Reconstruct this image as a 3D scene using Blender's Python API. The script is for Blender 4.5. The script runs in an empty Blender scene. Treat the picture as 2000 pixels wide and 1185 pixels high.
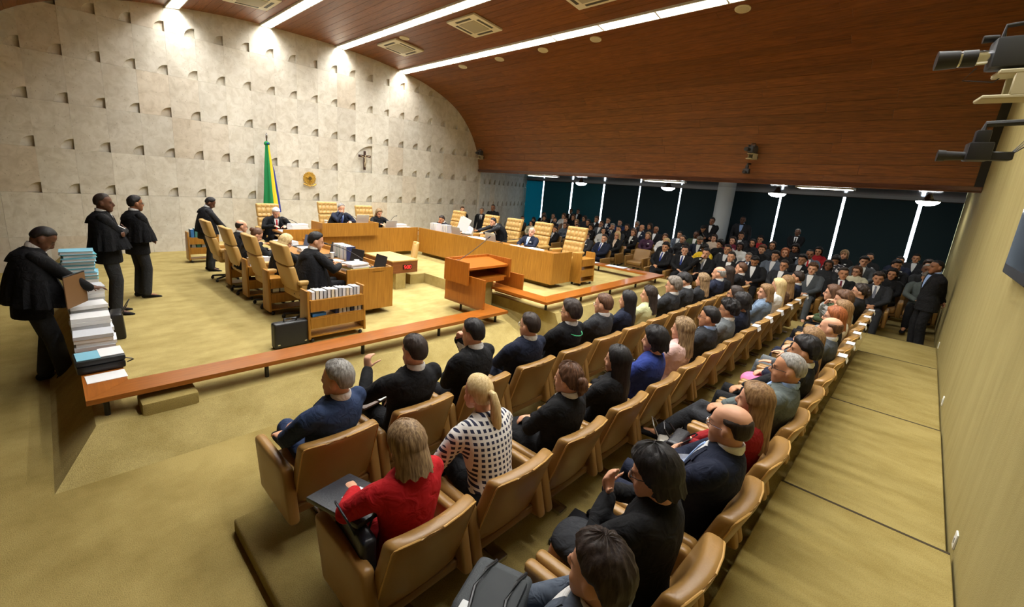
import bpy, bmesh, math, random
import numpy as np
from mathutils import Vector, Matrix, noise
from mathutils.bvhtree import BVHTree
random.seed(7)
SC = bpy.context.scene
COL = SC.collection

# ---------------------------------------------------------------- camera, world, lights, exposure
CAMZ = 2.2
RC = np.array([[0.71074541, -0.69996892, 0.06988904], [-0.10942231, -0.20815282, -0.97195636], [0.69488684, 0.6831661, -0.22453588]])
FPX, PX, PY = 850.337, 947.97, 559.71
cam_d = bpy.data.cameras.new('camera')
cam = bpy.data.objects.new('camera', cam_d)
COL.objects.link(cam)
cam_d.sensor_fit = 'HORIZONTAL'
cam_d.sensor_width = 36.0
cam_d.lens = FPX * 36.0 / 2000.0
cam_d.shift_x = (1000 - PX) / 2000.0
cam_d.shift_y = -(592.5 - PY) / 2000.0
cam_d.clip_start = 0.05
cam_d.clip_end = 200
cam.matrix_world = Matrix(((RC[0][0], -RC[1][0], -RC[2][0], 0), (RC[0][1], -RC[1][1], -RC[2][1], 0), (RC[0][2], -RC[1][2], -RC[2][2], CAMZ), (0, 0, 0, 1)))
SC.camera = cam
SC.view_settings.view_transform = 'Standard'
SC.view_settings.look = 'None'
SC.view_settings.gamma = 1.0
SC.view_settings.use_curve_mapping = False
SC.view_settings.exposure = 0.0
try:
    SC.cycles.use_denoising = True
    SC.cycles.max_bounces = 5
    SC.cycles.diffuse_bounces = 3
    SC.cycles.adaptive_threshold = 0.02
    SC.cycles.glossy_bounces = 3
    SC.cycles.sample_clamp_indirect = 6.0
except Exception:
    pass

world = bpy.data.worlds.new('world')
SC.world = world
world.use_nodes = True
bgn = world.node_tree.nodes['Background']
bgn.inputs[0].default_value = (0.76, 0.88, 1.0, 1)
bgn.inputs[1].default_value = 9.0

CX = 5.7                                                             # the axis of the vault
STRIP_X = (2.58, 4.66, 6.78, 8.98)                                   # the four fluorescent lines of the ceiling
STRIP_POWER = 710.0
PROF = [(0, 5.97), (1.08, 5.96), (2.2, 5.89), (3.2, 5.77), (4.2, 5.60), (5.2, 5.27), (5.8, 4.97), (6.3, 4.55), (6.7, 4.07), (6.93, 3.65), (7.08, 3.2), (7.15, 2.77)]
def ceil_z(x):
    return float(np.interp(abs(x - CX), [p[0] for p in PROF], [p[1] for p in PROF]))
for sx in STRIP_X:
    ld = bpy.data.lights.new('strip_light', 'AREA')
    ld.shape = 'RECTANGLE'
    ld.size = 0.15
    ld.size_y = 13.6
    ld.energy = STRIP_POWER
    ld.color = (1.0, 0.995, 0.97)
    ld.spread = math.radians(150)
    lo = bpy.data.objects.new('strip_light', ld)
    COL.objects.link(lo)
    lo.location = (sx, 6.62, ceil_z(sx) + 0.070)

# ---------------------------------------------------------------- pixel helper: a photograph ray -> a point at a chosen distance
def ray(px, py):
    d = np.array([px - PX, py - PY, FPX])
    return RC.T @ d
def on_x(px, py, X):
    d = ray(px, py)
    return Vector(d / d[0] * X) + Vector((0, 0, CAMZ))
def on_z(px, py, Z):
    d = ray(px, py)
    return Vector(d / d[2] * (Z - CAMZ)) + Vector((0, 0, CAMZ))

# ---------------------------------------------------------------- materials
MATS = {}
def srgb(r, g, b):
    f = lambda c: (c / 12.92 if c <= 0.04045 else ((c + 0.055) / 1.055) ** 2.4)
    return (f(r / 255), f(g / 255), f(b / 255), 1)
def newmat(name):
    m = bpy.data.materials.new(name)
    m.use_nodes = True
    nt = m.node_tree
    b = nt.nodes['Principled BSDF']
    return m, nt, b
def N(nt, t, **kw):
    n = nt.nodes.new(t)
    for k, v in kw.items():
        setattr(n, k, v)
    return n
def plain(name, rgb, rough=0.6, metal=0.0, spec=0.5, bump=0.0, bscale=200.0, vary=0.0, vscale=6.0, emit=0.0, sheen=0.0, coat=0.0, bdist=0.004, bdistort=0.0):
    if name in MATS:
        return MATS[name]
    m, nt, b = newmat(name)
    c = srgb(*rgb)
    b.inputs['Base Color'].default_value = c
    b.inputs['Roughness'].default_value = rough
    b.inputs['Metallic'].default_value = metal
    b.inputs['Specular IOR Level'].default_value = spec
    if sheen: b.inputs['Sheen Weight'].default_value = sheen
    if coat: b.inputs['Coat Weight'].default_value = coat
    tc = N(nt, 'ShaderNodeTexCoord')
    if vary:
        nz = N(nt, 'ShaderNodeTexNoise'); nz.inputs['Scale'].default_value = vscale; nz.inputs['Detail'].default_value = 4
        nt.links.new(tc.outputs['Object'], nz.inputs['Vector'])
        mx = N(nt, 'ShaderNodeMix', data_type='RGBA')
        mx.inputs['A'].default_value = tuple(x * (1 - vary) for x in c[:3]) + (1,)
        mx.inputs['B'].default_value = tuple(min(1, x * (1 + vary)) for x in c[:3]) + (1,)
        nt.links.new(nz.outputs['Fac'], mx.inputs['Factor'])
        nt.links.new(mx.outputs['Result'], b.inputs['Base Color'])
    if bump:
        n2 = N(nt, 'ShaderNodeTexNoise'); n2.inputs['Scale'].default_value = bscale; n2.inputs['Detail'].default_value = 2; n2.inputs['Distortion'].default_value = bdistort
        nt.links.new(tc.outputs['Object'], n2.inputs['Vector'])
        bp = N(nt, 'ShaderNodeBump'); bp.inputs['Strength'].default_value = bump; bp.inputs['Distance'].default_value = bdist
        nt.links.new(n2.outputs['Fac'], bp.inputs['Height'])
        nt.links.new(bp.outputs['Normal'], b.inputs['Normal'])
    if emit:
        b.inputs['Emission Color'].default_value = c
        b.inputs['Emission Strength'].default_value = emit
        m.cycles.emission_sampling = 'NONE'
    MATS[name] = m
    return m
def wood(name, c1, c2, axis=1, rough=0.35, scale=3.0, rand=0.25, coat=0.0, squeeze=14.0):
    if name in MATS:
        return MATS[name]
    m, nt, b = newmat(name)
    tc = N(nt, 'ShaderNodeTexCoord'); mp = N(nt, 'ShaderNodeMapping')
    sc = [squeeze, squeeze, squeeze]; sc[axis] = 1.0
    mp.inputs['Scale'].default_value = sc
    oi = N(nt, 'ShaderNodeObjectInfo')
    ad = N(nt, 'ShaderNodeVectorMath', operation='ADD')
    sm = N(nt, 'ShaderNodeMath', operation='MULTIPLY'); sm.inputs[1].default_value = 37.0
    nt.links.new(oi.outputs['Random'], sm.inputs[0])
    nt.links.new(tc.outputs['Object'], ad.inputs[0]); nt.links.new(sm.outputs[0], ad.inputs[1])
    nt.links.new(ad.outputs[0], mp.inputs['Vector'])
    nz = N(nt, 'ShaderNodeTexNoise'); nz.inputs['Scale'].default_value = scale; nz.inputs['Detail'].default_value = 5; nz.inputs['Distortion'].default_value = 0.6
    nt.links.new(mp.outputs[0], nz.inputs['Vector'])
    rp = N(nt, 'ShaderNodeValToRGB')
    rp.color_ramp.elements[0].position = 0.3; rp.color_ramp.elements[0].color = srgb(*c1)
    rp.color_ramp.elements[1].position = 0.72; rp.color_ramp.elements[1].color = srgb(*c2)
    nt.links.new(nz.outputs['Fac'], rp.inputs['Fac'])
    hs = N(nt, 'ShaderNodeHueSaturation')
    vm = N(nt, 'ShaderNodeMath', operation='MULTIPLY_ADD'); vm.inputs[1].default_value = 2 * rand; vm.inputs[2].default_value = 1 - rand
    nt.links.new(oi.outputs['Random'], vm.inputs[0]); nt.links.new(vm.outputs[0], hs.inputs['Value'])
    nt.links.new(rp.outputs['Color'], hs.inputs['Color']); nt.links.new(hs.outputs['Color'], b.inputs['Base Color'])
    b.inputs['Roughness'].default_value = rough
    if coat: b.inputs['Coat Weight'].default_value = coat; b.inputs['Coat Roughness'].default_value = 0.12
    MATS[name] = m
    return m
def carpet(name, c1, c2, streak=(1, 1, 1), scale=1.6, bump=0.6, spots=0.25):
    if name in MATS:
        return MATS[name]
    m, nt, b = newmat(name)
    tc = N(nt, 'ShaderNodeTexCoord'); mp = N(nt, 'ShaderNodeMapping'); mp.inputs['Scale'].default_value = streak
    nt.links.new(tc.outputs['Object'], mp.inputs['Vector'])
    nz = N(nt, 'ShaderNodeTexNoise'); nz.inputs['Scale'].default_value = scale; nz.inputs['Detail'].default_value = 6; nz.inputs['Roughness'].default_value = 0.62
    nt.links.new(mp.outputs[0], nz.inputs['Vector'])
    rp = N(nt, 'ShaderNodeValToRGB')
    rp.color_ramp.elements[0].position = 0.32; rp.color_ramp.elements[0].color = srgb(*c1)
    rp.color_ramp.elements[1].position = 0.62; rp.color_ramp.elements[1].color = srgb(*c2)
    nt.links.new(nz.outputs['Fac'], rp.inputs['Fac'])
    fine = N(nt, 'ShaderNodeTexNoise'); fine.inputs['Scale'].default_value = 140; fine.inputs['Detail'].default_value = 2
    nt.links.new(tc.outputs['Object'], fine.inputs['Vector'])
    mx = N(nt, 'ShaderNodeMix', data_type='RGBA', blend_type='MULTIPLY'); mx.inputs['Factor'].default_value = spots
    r2 = N(nt, 'ShaderNodeValToRGB'); r2.color_ramp.elements[0].position = 0.3; r2.color_ramp.elements[1].position = 0.6
    nt.links.new(fine.outputs['Fac'], r2.inputs['Fac'])
    nt.links.new(rp.outputs['Color'], mx.inputs['A']); nt.links.new(r2.outputs['Color'], mx.inputs['B'])
    nt.links.new(mx.outputs['Result'], b.inputs['Base Color'])
    b.inputs['Roughness'].default_value = 0.95
    b.inputs['Specular IOR Level'].default_value = 0.15
    bp = N(nt, 'ShaderNodeBump'); bp.inputs['Strength'].default_value = bump; bp.inputs['Distance'].default_value = 0.006
    nt.links.new(fine.outputs['Fac'], bp.inputs['Height']); nt.links.new(bp.outputs['Normal'], b.inputs['Normal'])
    MATS[name] = m
    return m
def stone(name):
    if name in MATS:
        return MATS[name]
    m, nt, b = newmat(name)
    tc = N(nt, 'ShaderNodeTexCoord'); oi = N(nt, 'ShaderNodeObjectInfo')
    ad = N(nt, 'ShaderNodeVectorMath', operation='ADD'); sm = N(nt, 'ShaderNodeMath', operation='MULTIPLY'); sm.inputs[1].default_value = 53.0
    nt.links.new(oi.outputs['Random'], sm.inputs[0]); nt.links.new(tc.outputs['Object'], ad.inputs[0]); nt.links.new(sm.outputs[0], ad.inputs[1])
    nz = N(nt, 'ShaderNodeTexNoise'); nz.inputs['Scale'].default_value = 5.0; nz.inputs['Detail'].default_value = 7; nz.inputs['Roughness'].default_value = 0.65; nz.inputs['Distortion'].default_value = 0.7
    nt.links.new(ad.outputs[0], nz.inputs['Vector'])
    rp = N(nt, 'ShaderNodeValToRGB')
    rp.color_ramp.elements[0].position = 0.28; rp.color_ramp.elements[0].color = srgb(194, 185, 166)
    rp.color_ramp.elements[1].position = 0.60; rp.color_ramp.elements[1].color = srgb(220, 214, 200)
    nt.links.new(nz.outputs['Fac'], rp.inputs['Fac'])
    pit = N(nt, 'ShaderNodeTexVoronoi'); pit.inputs['Scale'].default_value = 16.0
    mpp = N(nt, 'ShaderNodeMapping'); mpp.inputs['Scale'].default_value = (1.0, 1.0, 0.55)
    nt.links.new(ad.outputs[0], mpp.inputs['Vector']); nt.links.new(mpp.outputs[0], pit.inputs['Vector'])
    pr = N(nt, 'ShaderNodeValToRGB'); pr.color_ramp.elements[0].position = 0.06; pr.color_ramp.elements[0].color = srgb(150, 135, 108); pr.color_ramp.elements[1].position = 0.16
    nt.links.new(pit.outputs['Distance'], pr.inputs['Fac'])
    mx = N(nt, 'ShaderNodeMix', data_type='RGBA', blend_type='MULTIPLY'); mx.inputs['Factor'].default_value = 0.4
    nt.links.new(rp.outputs['Color'], mx.inputs['A']); nt.links.new(pr.outputs['Color'], mx.inputs['B'])
    hs = N(nt, 'ShaderNodeHueSaturation')
    vm = N(nt, 'ShaderNodeMath', operation='MULTIPLY_ADD'); vm.inputs[1].default_value = 0.14; vm.inputs[2].default_value = 0.93
    nt.links.new(oi.outputs['Random'], vm.inputs[0]); nt.links.new(vm.outputs[0], hs.inputs['Value'])
    tn = N(nt, 'ShaderNodeMath', operation='MULTIPLY'); tn.inputs[1].default_value = 7.31
    tf = N(nt, 'ShaderNodeMath', operation='FRACT'); nt.links.new(oi.outputs['Random'], tn.inputs[0]); nt.links.new(tn.outputs[0], tf.inputs[0])
    tr = N(nt, 'ShaderNodeValToRGB'); tr.color_ramp.elements[0].position = 0.62; tr.color_ramp.elements[0].color = (1, 1, 1, 1); tr.color_ramp.elements[1].position = 1.0; tr.color_ramp.elements[1].color = (0.95, 0.885, 0.82, 1)
    nt.links.new(tf.outputs[0], tr.inputs['Fac'])
    m2 = N(nt, 'ShaderNodeMix', data_type='RGBA', blend_type='MULTIPLY'); m2.inputs['Factor'].default_value = 1.0
    nt.links.new(mx.outputs['Result'], m2.inputs['A']); nt.links.new(tr.outputs['Color'], m2.inputs['B'])
    nt.links.new(m2.outputs['Result'], hs.inputs['Color']); nt.links.new(hs.outputs['Color'], b.inputs['Base Color'])
    b.inputs['Roughness'].default_value = 0.75
    bp = N(nt, 'ShaderNodeBump'); bp.inputs['Strength'].default_value = 0.2; bp.inputs['Distance'].default_value = 0.01
    nt.links.new(nz.outputs['Fac'], bp.inputs['Height']); nt.links.new(bp.outputs['Normal'], b.inputs['Normal'])
    MATS[name] = m
    return m

CARPET = carpet('carpet_gold', (136, 117, 64), (168, 148, 90), scale=1.3)
CARPET_COURT = carpet('carpet_court', (160, 141, 84), (185, 166, 107), streak=(1, 1.6, 1), scale=2.4)
CARPET_AISLE = carpet('carpet_aisle', (146, 128, 72), (166, 148, 90), streak=(2.0, 0.8, 1), scale=2.4, spots=0.2)
CARPET_WALL = carpet('carpet_wall', (160, 145, 92), (172, 157, 103), streak=(4.0, 1, 0.5), scale=1.6, bump=0.3, spots=0.12)
STONE = stone('travertine')
W_CEIL = wood('wood_ceiling', (96, 53, 22), (138, 82, 36), axis=1, rough=0.42, rand=0.14)
W_CEILBACK = plain('ceiling_shadow_gap', (34, 18, 9), 0.9)
W_BENCH = wood('wood_bench', (142, 77, 19), (168, 98, 31), axis=0, rough=0.28, rand=0.05, coat=0.25)
W_BENCHY = wood('wood_bench_y', (142, 77, 19), (168, 98, 31), axis=1, rough=0.28, rand=0.05, coat=0.25)
W_DESK = wood('wood_desk', (150, 100, 30), (178, 126, 46), axis=2, rough=0.4, rand=0.07)
W_DESKTOP = wood('wood_desktop', (146, 94, 34), (172, 118, 48), axis=1, rough=0.38, rand=0.04)
W_LECT = wood('wood_lectern', (150, 82, 18), (176, 104, 30), axis=2, rough=0.35, rand=0.06)
W_DARK = wood('wood_table', (104, 58, 28), (130, 78, 40), axis=0, rough=0.4, rand=0.04)
W_SOFFIT = wood('wood_soffit', (72, 44, 34), (96, 60, 46), axis=1, rough=0.13, rand=0.08, coat=0.6)
LEATHER = plain('leather_tan', (152, 114, 60), 0.36, bump=0.15, bscale=90, vary=0.08, vscale=4)
LEATHER_COURT = plain('leather_court', (190, 150, 84), 0.42, bump=0.2, bscale=90, vary=0.06, vscale=5)
LEATHER_PALE = plain('leather_pale', (208, 172, 104), 0.5, vary=0.05)
CHROME = plain('chrome', (200, 200, 205), 0.15, metal=1.0)
BLACK_METAL = plain('black_metal', (28, 27, 26), 0.45)
BLACK_PLASTIC = plain('black_plastic', (24, 24, 26), 0.4)
WHITE_METAL = plain('white_metal', (226, 224, 214), 0.4)
WHITE_PLASTIC = plain('white_plastic', (232, 230, 220), 0.5)
PAPER = plain('paper', (238, 237, 236), 0.85, vary=0.03, vscale=30)
PAPER_GREY = plain('paper_grey', (205, 207, 212), 0.85, vary=0.06, vscale=60)
FOLDER_BLUE = plain('folder_blue', (128, 186, 206), 0.8, vary=0.05)
FOLDER_TEAL = plain('folder_teal', (92, 168, 176), 0.8, vary=0.05)
# ---------------------------------------------------------------- mesh helpers
class MB:
    def __init__(self):
        self.v = []; self.f = []
    def add(self, vs, fs):
        o = len(self.v)
        self.v.extend([tuple(map(float, p)) for p in vs])
        self.f.extend([tuple(i + o for i in q) for q in fs])
        return self
    def box(self, c, s, rz=0.0, M=None):
        x, y, z = s[0] / 2, s[1] / 2, s[2] / 2
        vs = [(-x, -y, -z), (x, -y, -z), (x, y, -z), (-x, y, -z), (-x, -y, z), (x, -y, z), (x, y, z), (-x, y, z)]
        A = M if M is not None else Matrix.Translation(c) @ Matrix.Rotation(rz, 4, 'Z')
        vs = [A @ Vector(p) for p in vs]
        return self.add(vs, [(0, 3, 2, 1), (4, 5, 6, 7), (0, 1, 5, 4), (1, 2, 6, 5), (2, 3, 7, 6), (3, 0, 4, 7)])
    def span(self, a, b):
        return self.box(((a[0] + b[0]) / 2, (a[1] + b[1]) / 2, (a[2] + b[2]) / 2), (abs(b[0] - a[0]), abs(b[1] - a[1]), abs(b[2] - a[2])))
    def rbox(self, c, s, r=0.02, seg=2, M=None, cuts=0, fn=None):
        if cuts:
            return self.sbox(c, s, r, cuts, M, fn)
        bm = bmesh.new()
        bmesh.ops.create_cube(bm, size=1.0)
        for v in bm.verts:
            v.co = Vector((v.co.x * s[0], v.co.y * s[1], v.co.z * s[2]))
        if r > 0:
            bmesh.ops.bevel(bm, geom=bm.edges[:], offset=r, segments=seg, profile=0.6, affect='EDGES', clamp_overlap=True)
        A = M if M is not None else Matrix.Translation(c)
        bm.verts.index_update()
        vs = []
        for v in bm.verts:
            p = Vector(v.co)
            if fn: p = fn(p)
            vs.append(A @ p)
        fs = [tuple(v.index for v in f.verts) for f in bm.faces]
        bm.free()
        return self.add(vs, fs)
    def sbox(self, c, s, r, cuts, M=None, fn=None):
        """evenly gridded box with smoothly rounded edges"""
        r = min(r, min(s) / 2 - 1e-4); h = [x / 2 for x in s]; A = M if M is not None else Matrix.Translation(c)
        big = max(s)
        ax = []
        for k in range(3):
            q = max(1, round((cuts + 1) * s[k] / big))
            inner = list(np.linspace(-h[k] + r, h[k] - r, q + 1))
            ax.append([-h[k], -h[k] + .12 * r, -h[k] + .42 * r] + inner + [h[k] - .42 * r, h[k] - .12 * r, h[k]])
        idx = {}; vs = []; fs = []
        def vert(p):
            key = tuple(round(x, 6) for x in p)
            if key not in idx:
                idx[key] = len(vs)
                q = [min(max(p[k], -h[k] + r), h[k] - r) for k in range(3)]
                d = Vector([p[k] - q[k] for k in range(3)])
                n = sum(1 for k in range(3) if abs(d[k]) > 1e-7)
                if n: d = d.normalized() * r
                o = Vector(q) + d
                if fn: o = fn(o)
                vs.append(A @ o)
            return idx[key]
        for k in range(3):
            u, v = (k + 1) % 3, (k + 2) % 3
            for sgn in (-1, 1):
                for i in range(len(ax[u]) - 1):
                    for j in range(len(ax[v]) - 1):
                        quad = []
                        for a_, b_ in ((i, j), (i + 1, j), (i + 1, j + 1), (i, j + 1)):
                            p = [0, 0, 0]; p[k] = sgn * h[k]; p[u] = ax[u][a_]; p[v] = ax[v][b_]; quad.append(vert(p))
                        fs.append(tuple(quad if sgn > 0 else quad[::-1]))
        return self.add(vs, fs)
    def rings(self, rings, caps=True):
        n = len(rings[0]); o = len(self.v)
        for r in rings:
            self.v.extend([tuple(map(float, p)) for p in r])
        for i in range(len(rings) - 1):
            for j in range(n):
                k = (j + 1) % n
                self.f.append((o + i * n + j, o + i * n + k, o + (i + 1) * n + k, o + (i + 1) * n + j))
        if caps:
            self.f.append(tuple(o + j for j in range(n))[::-1])
            self.f.append(tuple(o + (len(rings) - 1) * n + j for j in range(n)))
        return self
    def loft(self, pts, rads, n=12, ref=(1, 0, 0), round_ends=True):
        """closed tube of elliptical rings; rads (a along ref, b across)"""
        P = [np.array(p, float) for p in pts]
        R = [(r, r) if np.isscalar(r) else r for r in rads]
        if round_ends:
            d0 = P[0] - P[1]; d0 /= np.linalg.norm(d0) + 1e-9
            d1 = P[-1] - P[-2]; d1 /= np.linalg.norm(d1) + 1e-9
            m0, m1 = min(R[0]), min(R[-1])
            P = [P[0] + d0 * m0 * 0.9, P[0] + d0 * m0 * 0.6] + P + [P[-1] + d1 * m1 * 0.6, P[-1] + d1 * m1 * 0.9]
            R = [(R[0][0] * .35, R[0][1] * .35), (R[0][0] * .78, R[0][1] * .78)] + R + [(R[-1][0] * .78, R[-1][1] * .78), (R[-1][0] * .35, R[-1][1] * .35)]
        rings = []
        ref = np.array(ref, float)
        for i, p in enumerate(P):
            t = P[min(i + 1, len(P) - 1)] - P[max(i - 1, 0)]
            t /= np.linalg.norm(t) + 1e-9
            a = ref - t * (ref @ t)
            if np.linalg.norm(a) < 1e-4:
                a = np.cross(t, [0, 0, 1]) if abs(t[2]) < .9 else np.cross(t, [0, 1, 0])
            a /= np.linalg.norm(a); b = np.cross(t, a)
            rings.append([p + a * R[i][0] * math.cos(2 * math.pi * j / n) + b * R[i][1] * math.sin(2 * math.pi * j / n) for j in range(n)])
        return self.rings(rings)
    def tube(self, pts, r, n=8):
        return self.loft(pts, [r] * len(pts), n=n, round_ends=False)
    def ball(self, c, r, n=12, m=8, M=None):
        r = (r, r, r) if np.isscalar(r) else r
        rings = []
        for i in range(1, m):
            ph = math.pi * i / m
            rings.append([(r[0] * math.sin(ph) * math.cos(2 * math.pi * j / n), r[1] * math.sin(ph) * math.sin(2 * math.pi * j / n), -r[2] * math.cos(ph)) for j in range(n)])
        A = M if M is not None else Matrix.Identity(4)
        rings = [[(A @ Vector(p)) + Vector(c) for p in q] for q in rings]
        return self.rings(rings)
    def lathe(self, prof, c=(0, 0, 0), n=24):
        return self.rings([[(c[0] + r * math.cos(2 * math.pi * j / n), c[1] + r * math.sin(2 * math.pi * j / n), c[2] + z) for j in range(n)] for r, z in prof])
    def mesh(self, name, mats=(), smooth=True, angle=40):
        me = bpy.data.meshes.new(name)
        me.from_pydata(self.v, [], self.f)
        me.validate()
        bm = bmesh.new(); bm.from_mesh(me)
        bmesh.ops.recalc_face_normals(bm, faces=bm.faces[:])
        if smooth:
            for f in bm.faces: f.smooth = True
            lim = math.radians(angle)
            for e in bm.edges:
                if len(e.link_faces) == 2 and e.calc_face_angle(0) > lim:
                    e.smooth = False
        bm.to_mesh(me); bm.free()
        for m in mats: me.materials.append(m)
        return me
    def build(self, name, mat=None, parent=None, smooth=True, angle=40):
        return link(name, self.mesh(name, [mat] if mat else [], smooth, angle), parent)
def link(name, data, parent=None, M=None):
    o = bpy.data.objects.new(name, data)
    COL.objects.link(o)
    if parent: o.parent = parent
    if M is not None: o.matrix_local = M
    return o
def tag(o, label=None, cat=None, group=None, kind=None):
    if label: o['label'] = label
    if cat: o['category'] = cat
    if group: o['group'] = group
    if kind: o['kind'] = kind
    return o
def thing(name, label, cat, loc=(0, 0, 0), rz=0.0, group=None):
    o = link(name, None)
    o.empty_display_size = 0.1
    o.location = loc; o.rotation_euler = (0, 0, rz)
    return tag(o, label, cat, group)
def struct(o):
    o['kind'] = 'structure'
    return o
def dup(root, loc, rz=0.0, label=None, group=None, scale=None):
    r = root.copy(); COL.objects.link(r)
    r.location = loc; r.rotation_euler = (0, 0, rz)
    if scale: r.scale = scale
    if label: r['label'] = label
    if group: r['group'] = group
    for ch in root.children:
        c = ch.copy(); COL.objects.link(c); c.parent = r
        for g in ch.children:
            d = g.copy(); COL.objects.link(d); d.parent = c
    return r
ORD = ['first', 'second', 'third', 'fourth', 'fifth', 'sixth', 'seventh', 'eighth', 'ninth', 'tenth', 'eleventh', 'twelfth', 'thirteenth', 'fourteenth', 'fifteenth', 'sixteenth', 'seventeenth', 'eighteenth', 'nineteenth', 'twentieth', 'twenty-first', 'twenty-second', 'twenty-third', 'twenty-fourth', 'twenty-fifth', 'twenty-sixth', 'twenty-seventh', 'twenty-eighth']
# ================================================================ THE SETTING
def slabprism(name, bottom, top, zb, zt, mat, parent=None):
    m = MB()
    m.rings([[(x, y, zb) for x, y in bottom], [(x, y, zt) for x, y in top]])
    return m.build(name, mat, parent, smooth=False)
struct(MB().span((-5.2, -0.75, -0.45), (18.7, 16.4, -0.30)).build('floor', CARPET, smooth=False))
# court platform with its sloping carpeted bank
struct(slabprism('floor_platform', [(-0.2, 4.21), (5.34, 4.21), (5.34, 13.5), (-0.2, 13.5)], [(0.09, 4.57), (5.28, 4.57), (5.28, 13.5), (0.09, 13.5)], -0.301, 0.0, CARPET_COURT))
m = MB().rings([[(5.28, 4.2, -.30), (5.28, 5.1, 0), (5.28, 13.5, 0), (5.28, 13.5, -.302), (5.28, 4.2, -.302)], [(5.85, 4.2, -.30), (5.85, 5.1, 0), (5.85, 13.5, 0), (5.85, 13.5, -.302), (5.85, 4.2, -.302)]])
struct(m.build('floor_ramp', CARPET_COURT, smooth=False))
struct(slabprism('floor_upper_platform', [(5.82, 3.80), (11.25, 3.80), (11.25, 13.5), (5.82, 13.5)], [(5.82, 4.05), (10.95, 4.05), (10.95, 13.5), (5.82, 13.5)], -0.301, 0.22, CARPET_COURT))
struct(MB().span((5.44, 7.65, 0), (5.83, 13.5, 0.219)).build('floor_upper_step', CARPET_COURT, smooth=False))
struct(MB().span((2.95, 9.95, 0), (5.45, 13.5, 0.218)).build('floor_upper_back', CARPET_COURT, smooth=False))
struct(MB().rbox((0.62, 4.70, -0.03), (0.44, 0.30, 0.26), 0.03).build('floor_block_step', CARPET))
# seating risers
ZA, ZC = -0.20, -0.14
struct(MB().rbox(((0.69 + 11.45) / 2, (3.0 + 1.1) / 2, -0.255), (11.45 - 0.69, 1.9, 0.11), 0.025, 3).build('floor_riser', CARPET))
struct(MB().span((0.69, -0.58, -0.31), (11.45, 1.12, ZC)).build('floor_riser_back', CARPET, smooth=False))
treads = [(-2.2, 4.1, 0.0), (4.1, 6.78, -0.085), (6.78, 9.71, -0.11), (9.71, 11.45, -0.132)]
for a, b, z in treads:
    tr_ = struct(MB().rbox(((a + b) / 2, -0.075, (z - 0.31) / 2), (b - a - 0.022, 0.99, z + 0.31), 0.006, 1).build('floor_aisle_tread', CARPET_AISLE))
    MB().span((b - 0.030, -0.565, z - 0.02), (b - 0.006, 0.415, z + 0.002)).build('step_shadow_strip', plain('step_shadow', (58, 46, 24), 0.9), tr_, smooth=False)  # dark strip added as the painted shadow line of the step
for k, x in enumerate((12.85, 14.0, 15.2, 16.4)):
    struct(MB().span((x, -0.58, -0.31), (18.38, 15.2, -0.30 + 0.065 * (k + 1))).build('floor_tier', CARPET, smooth=False))
TIER = lambda X: -0.30 + 0.065 * sum(X > x for x in (12.85, 14.0, 15.2, 16.4))

# stone wall: every slab a piece, with its carved quarter-round niche
PITCH, ROWH, NX0, NZ0, SW = 0.6115, 0.95, -0.045, 1.40, 13.5
def niche_slab(w, h, rx, rz, name):
    """slab front at y=0 (room side is -y), niche in its lower right corner, seen from the room"""
    m = MB(); g = 0.0012; n = 10
    arc = [(w - rx * math.cos(math.pi / 2 * i / n), rz * math.sin(math.pi / 2 * i / n)) for i in range(n + 1)]
    dep = lambda x: 0.024 + 0.058 * ((x - (w - rx)) / rx)
    front = [(g, g)] + [(x, max(z, g)) for x, z in arc] + [(w - g, h - g), (g, h - g)]
    o = len(front)
    vs = [(x, 0, z) for x, z in front]
    fs = [(o - 1, i, i + 1) for i in range(o - 2)]
    m.add(vs, fs)
    ins = [(x, max(z, g)) for x, z in arc]
    k = len(ins)
    m.add([(x, 0, z) for x, z in ins] + [(x, dep(x), z) for x, z in ins], [(i, i + 1, k + i + 1, k + i) for i in range(k - 1)])
    cc = (w, g)
    m.add([(x, dep(x), z) for x, z in ins] + [(cc[0], dep(w), cc[1])], [(i, i + 1, k) for i in range(k - 1)])
    m.add([(w - rx, 0, g), (w, 0, g), (w, dep(w), g), (w - rx, dep(w - rx), g)], [(0, 1, 2, 3)])
    m.add([(w, 0, g), (w, dep(w), g), (w, dep(w), rz), (w, 0, rz)], [(0, 1, 2, 3)])
    for a, b in (((g, g), (w - g, g)), ((w - g, g), (w - g, h - g)), ((w - g, h - g), (g, h - g)), ((g, h - g), (g, g))):
        m.add([(a[0], 0.001, a[1]), (b[0], 0.001, b[1]), (b[0], 0.1, b[1]), (a[0], 0.1, a[1])], [(0, 1, 2, 3)])
    return m.mesh(name, [STONE], smooth=False)
wall_back = struct(MB().span((-5.2, SW + 0.10, -0.45), (12.97, SW + 0.3, 6.4)).build('wall_back', STONE, smooth=False))
SLAB = niche_slab(PITCH, ROWH, 0.22, 0.22, 'stone_slab')
BIGSLAB = niche_slab(2 * PITCH, ROWH, 0.76, 0.87, 'stone_slab_large')
BASE = MB().span((0.0012, 0, 0), (PITCH - 0.0012, 0.1, 0.948)).mesh('stone_slab_base', [STONE], smooth=False)
SKIRT = MB().span((0.0012, 0, 0), (PITCH - 0.0012, 0.1, 0.748)).mesh('stone_slab_skirt', [STONE], smooth=False)
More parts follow.
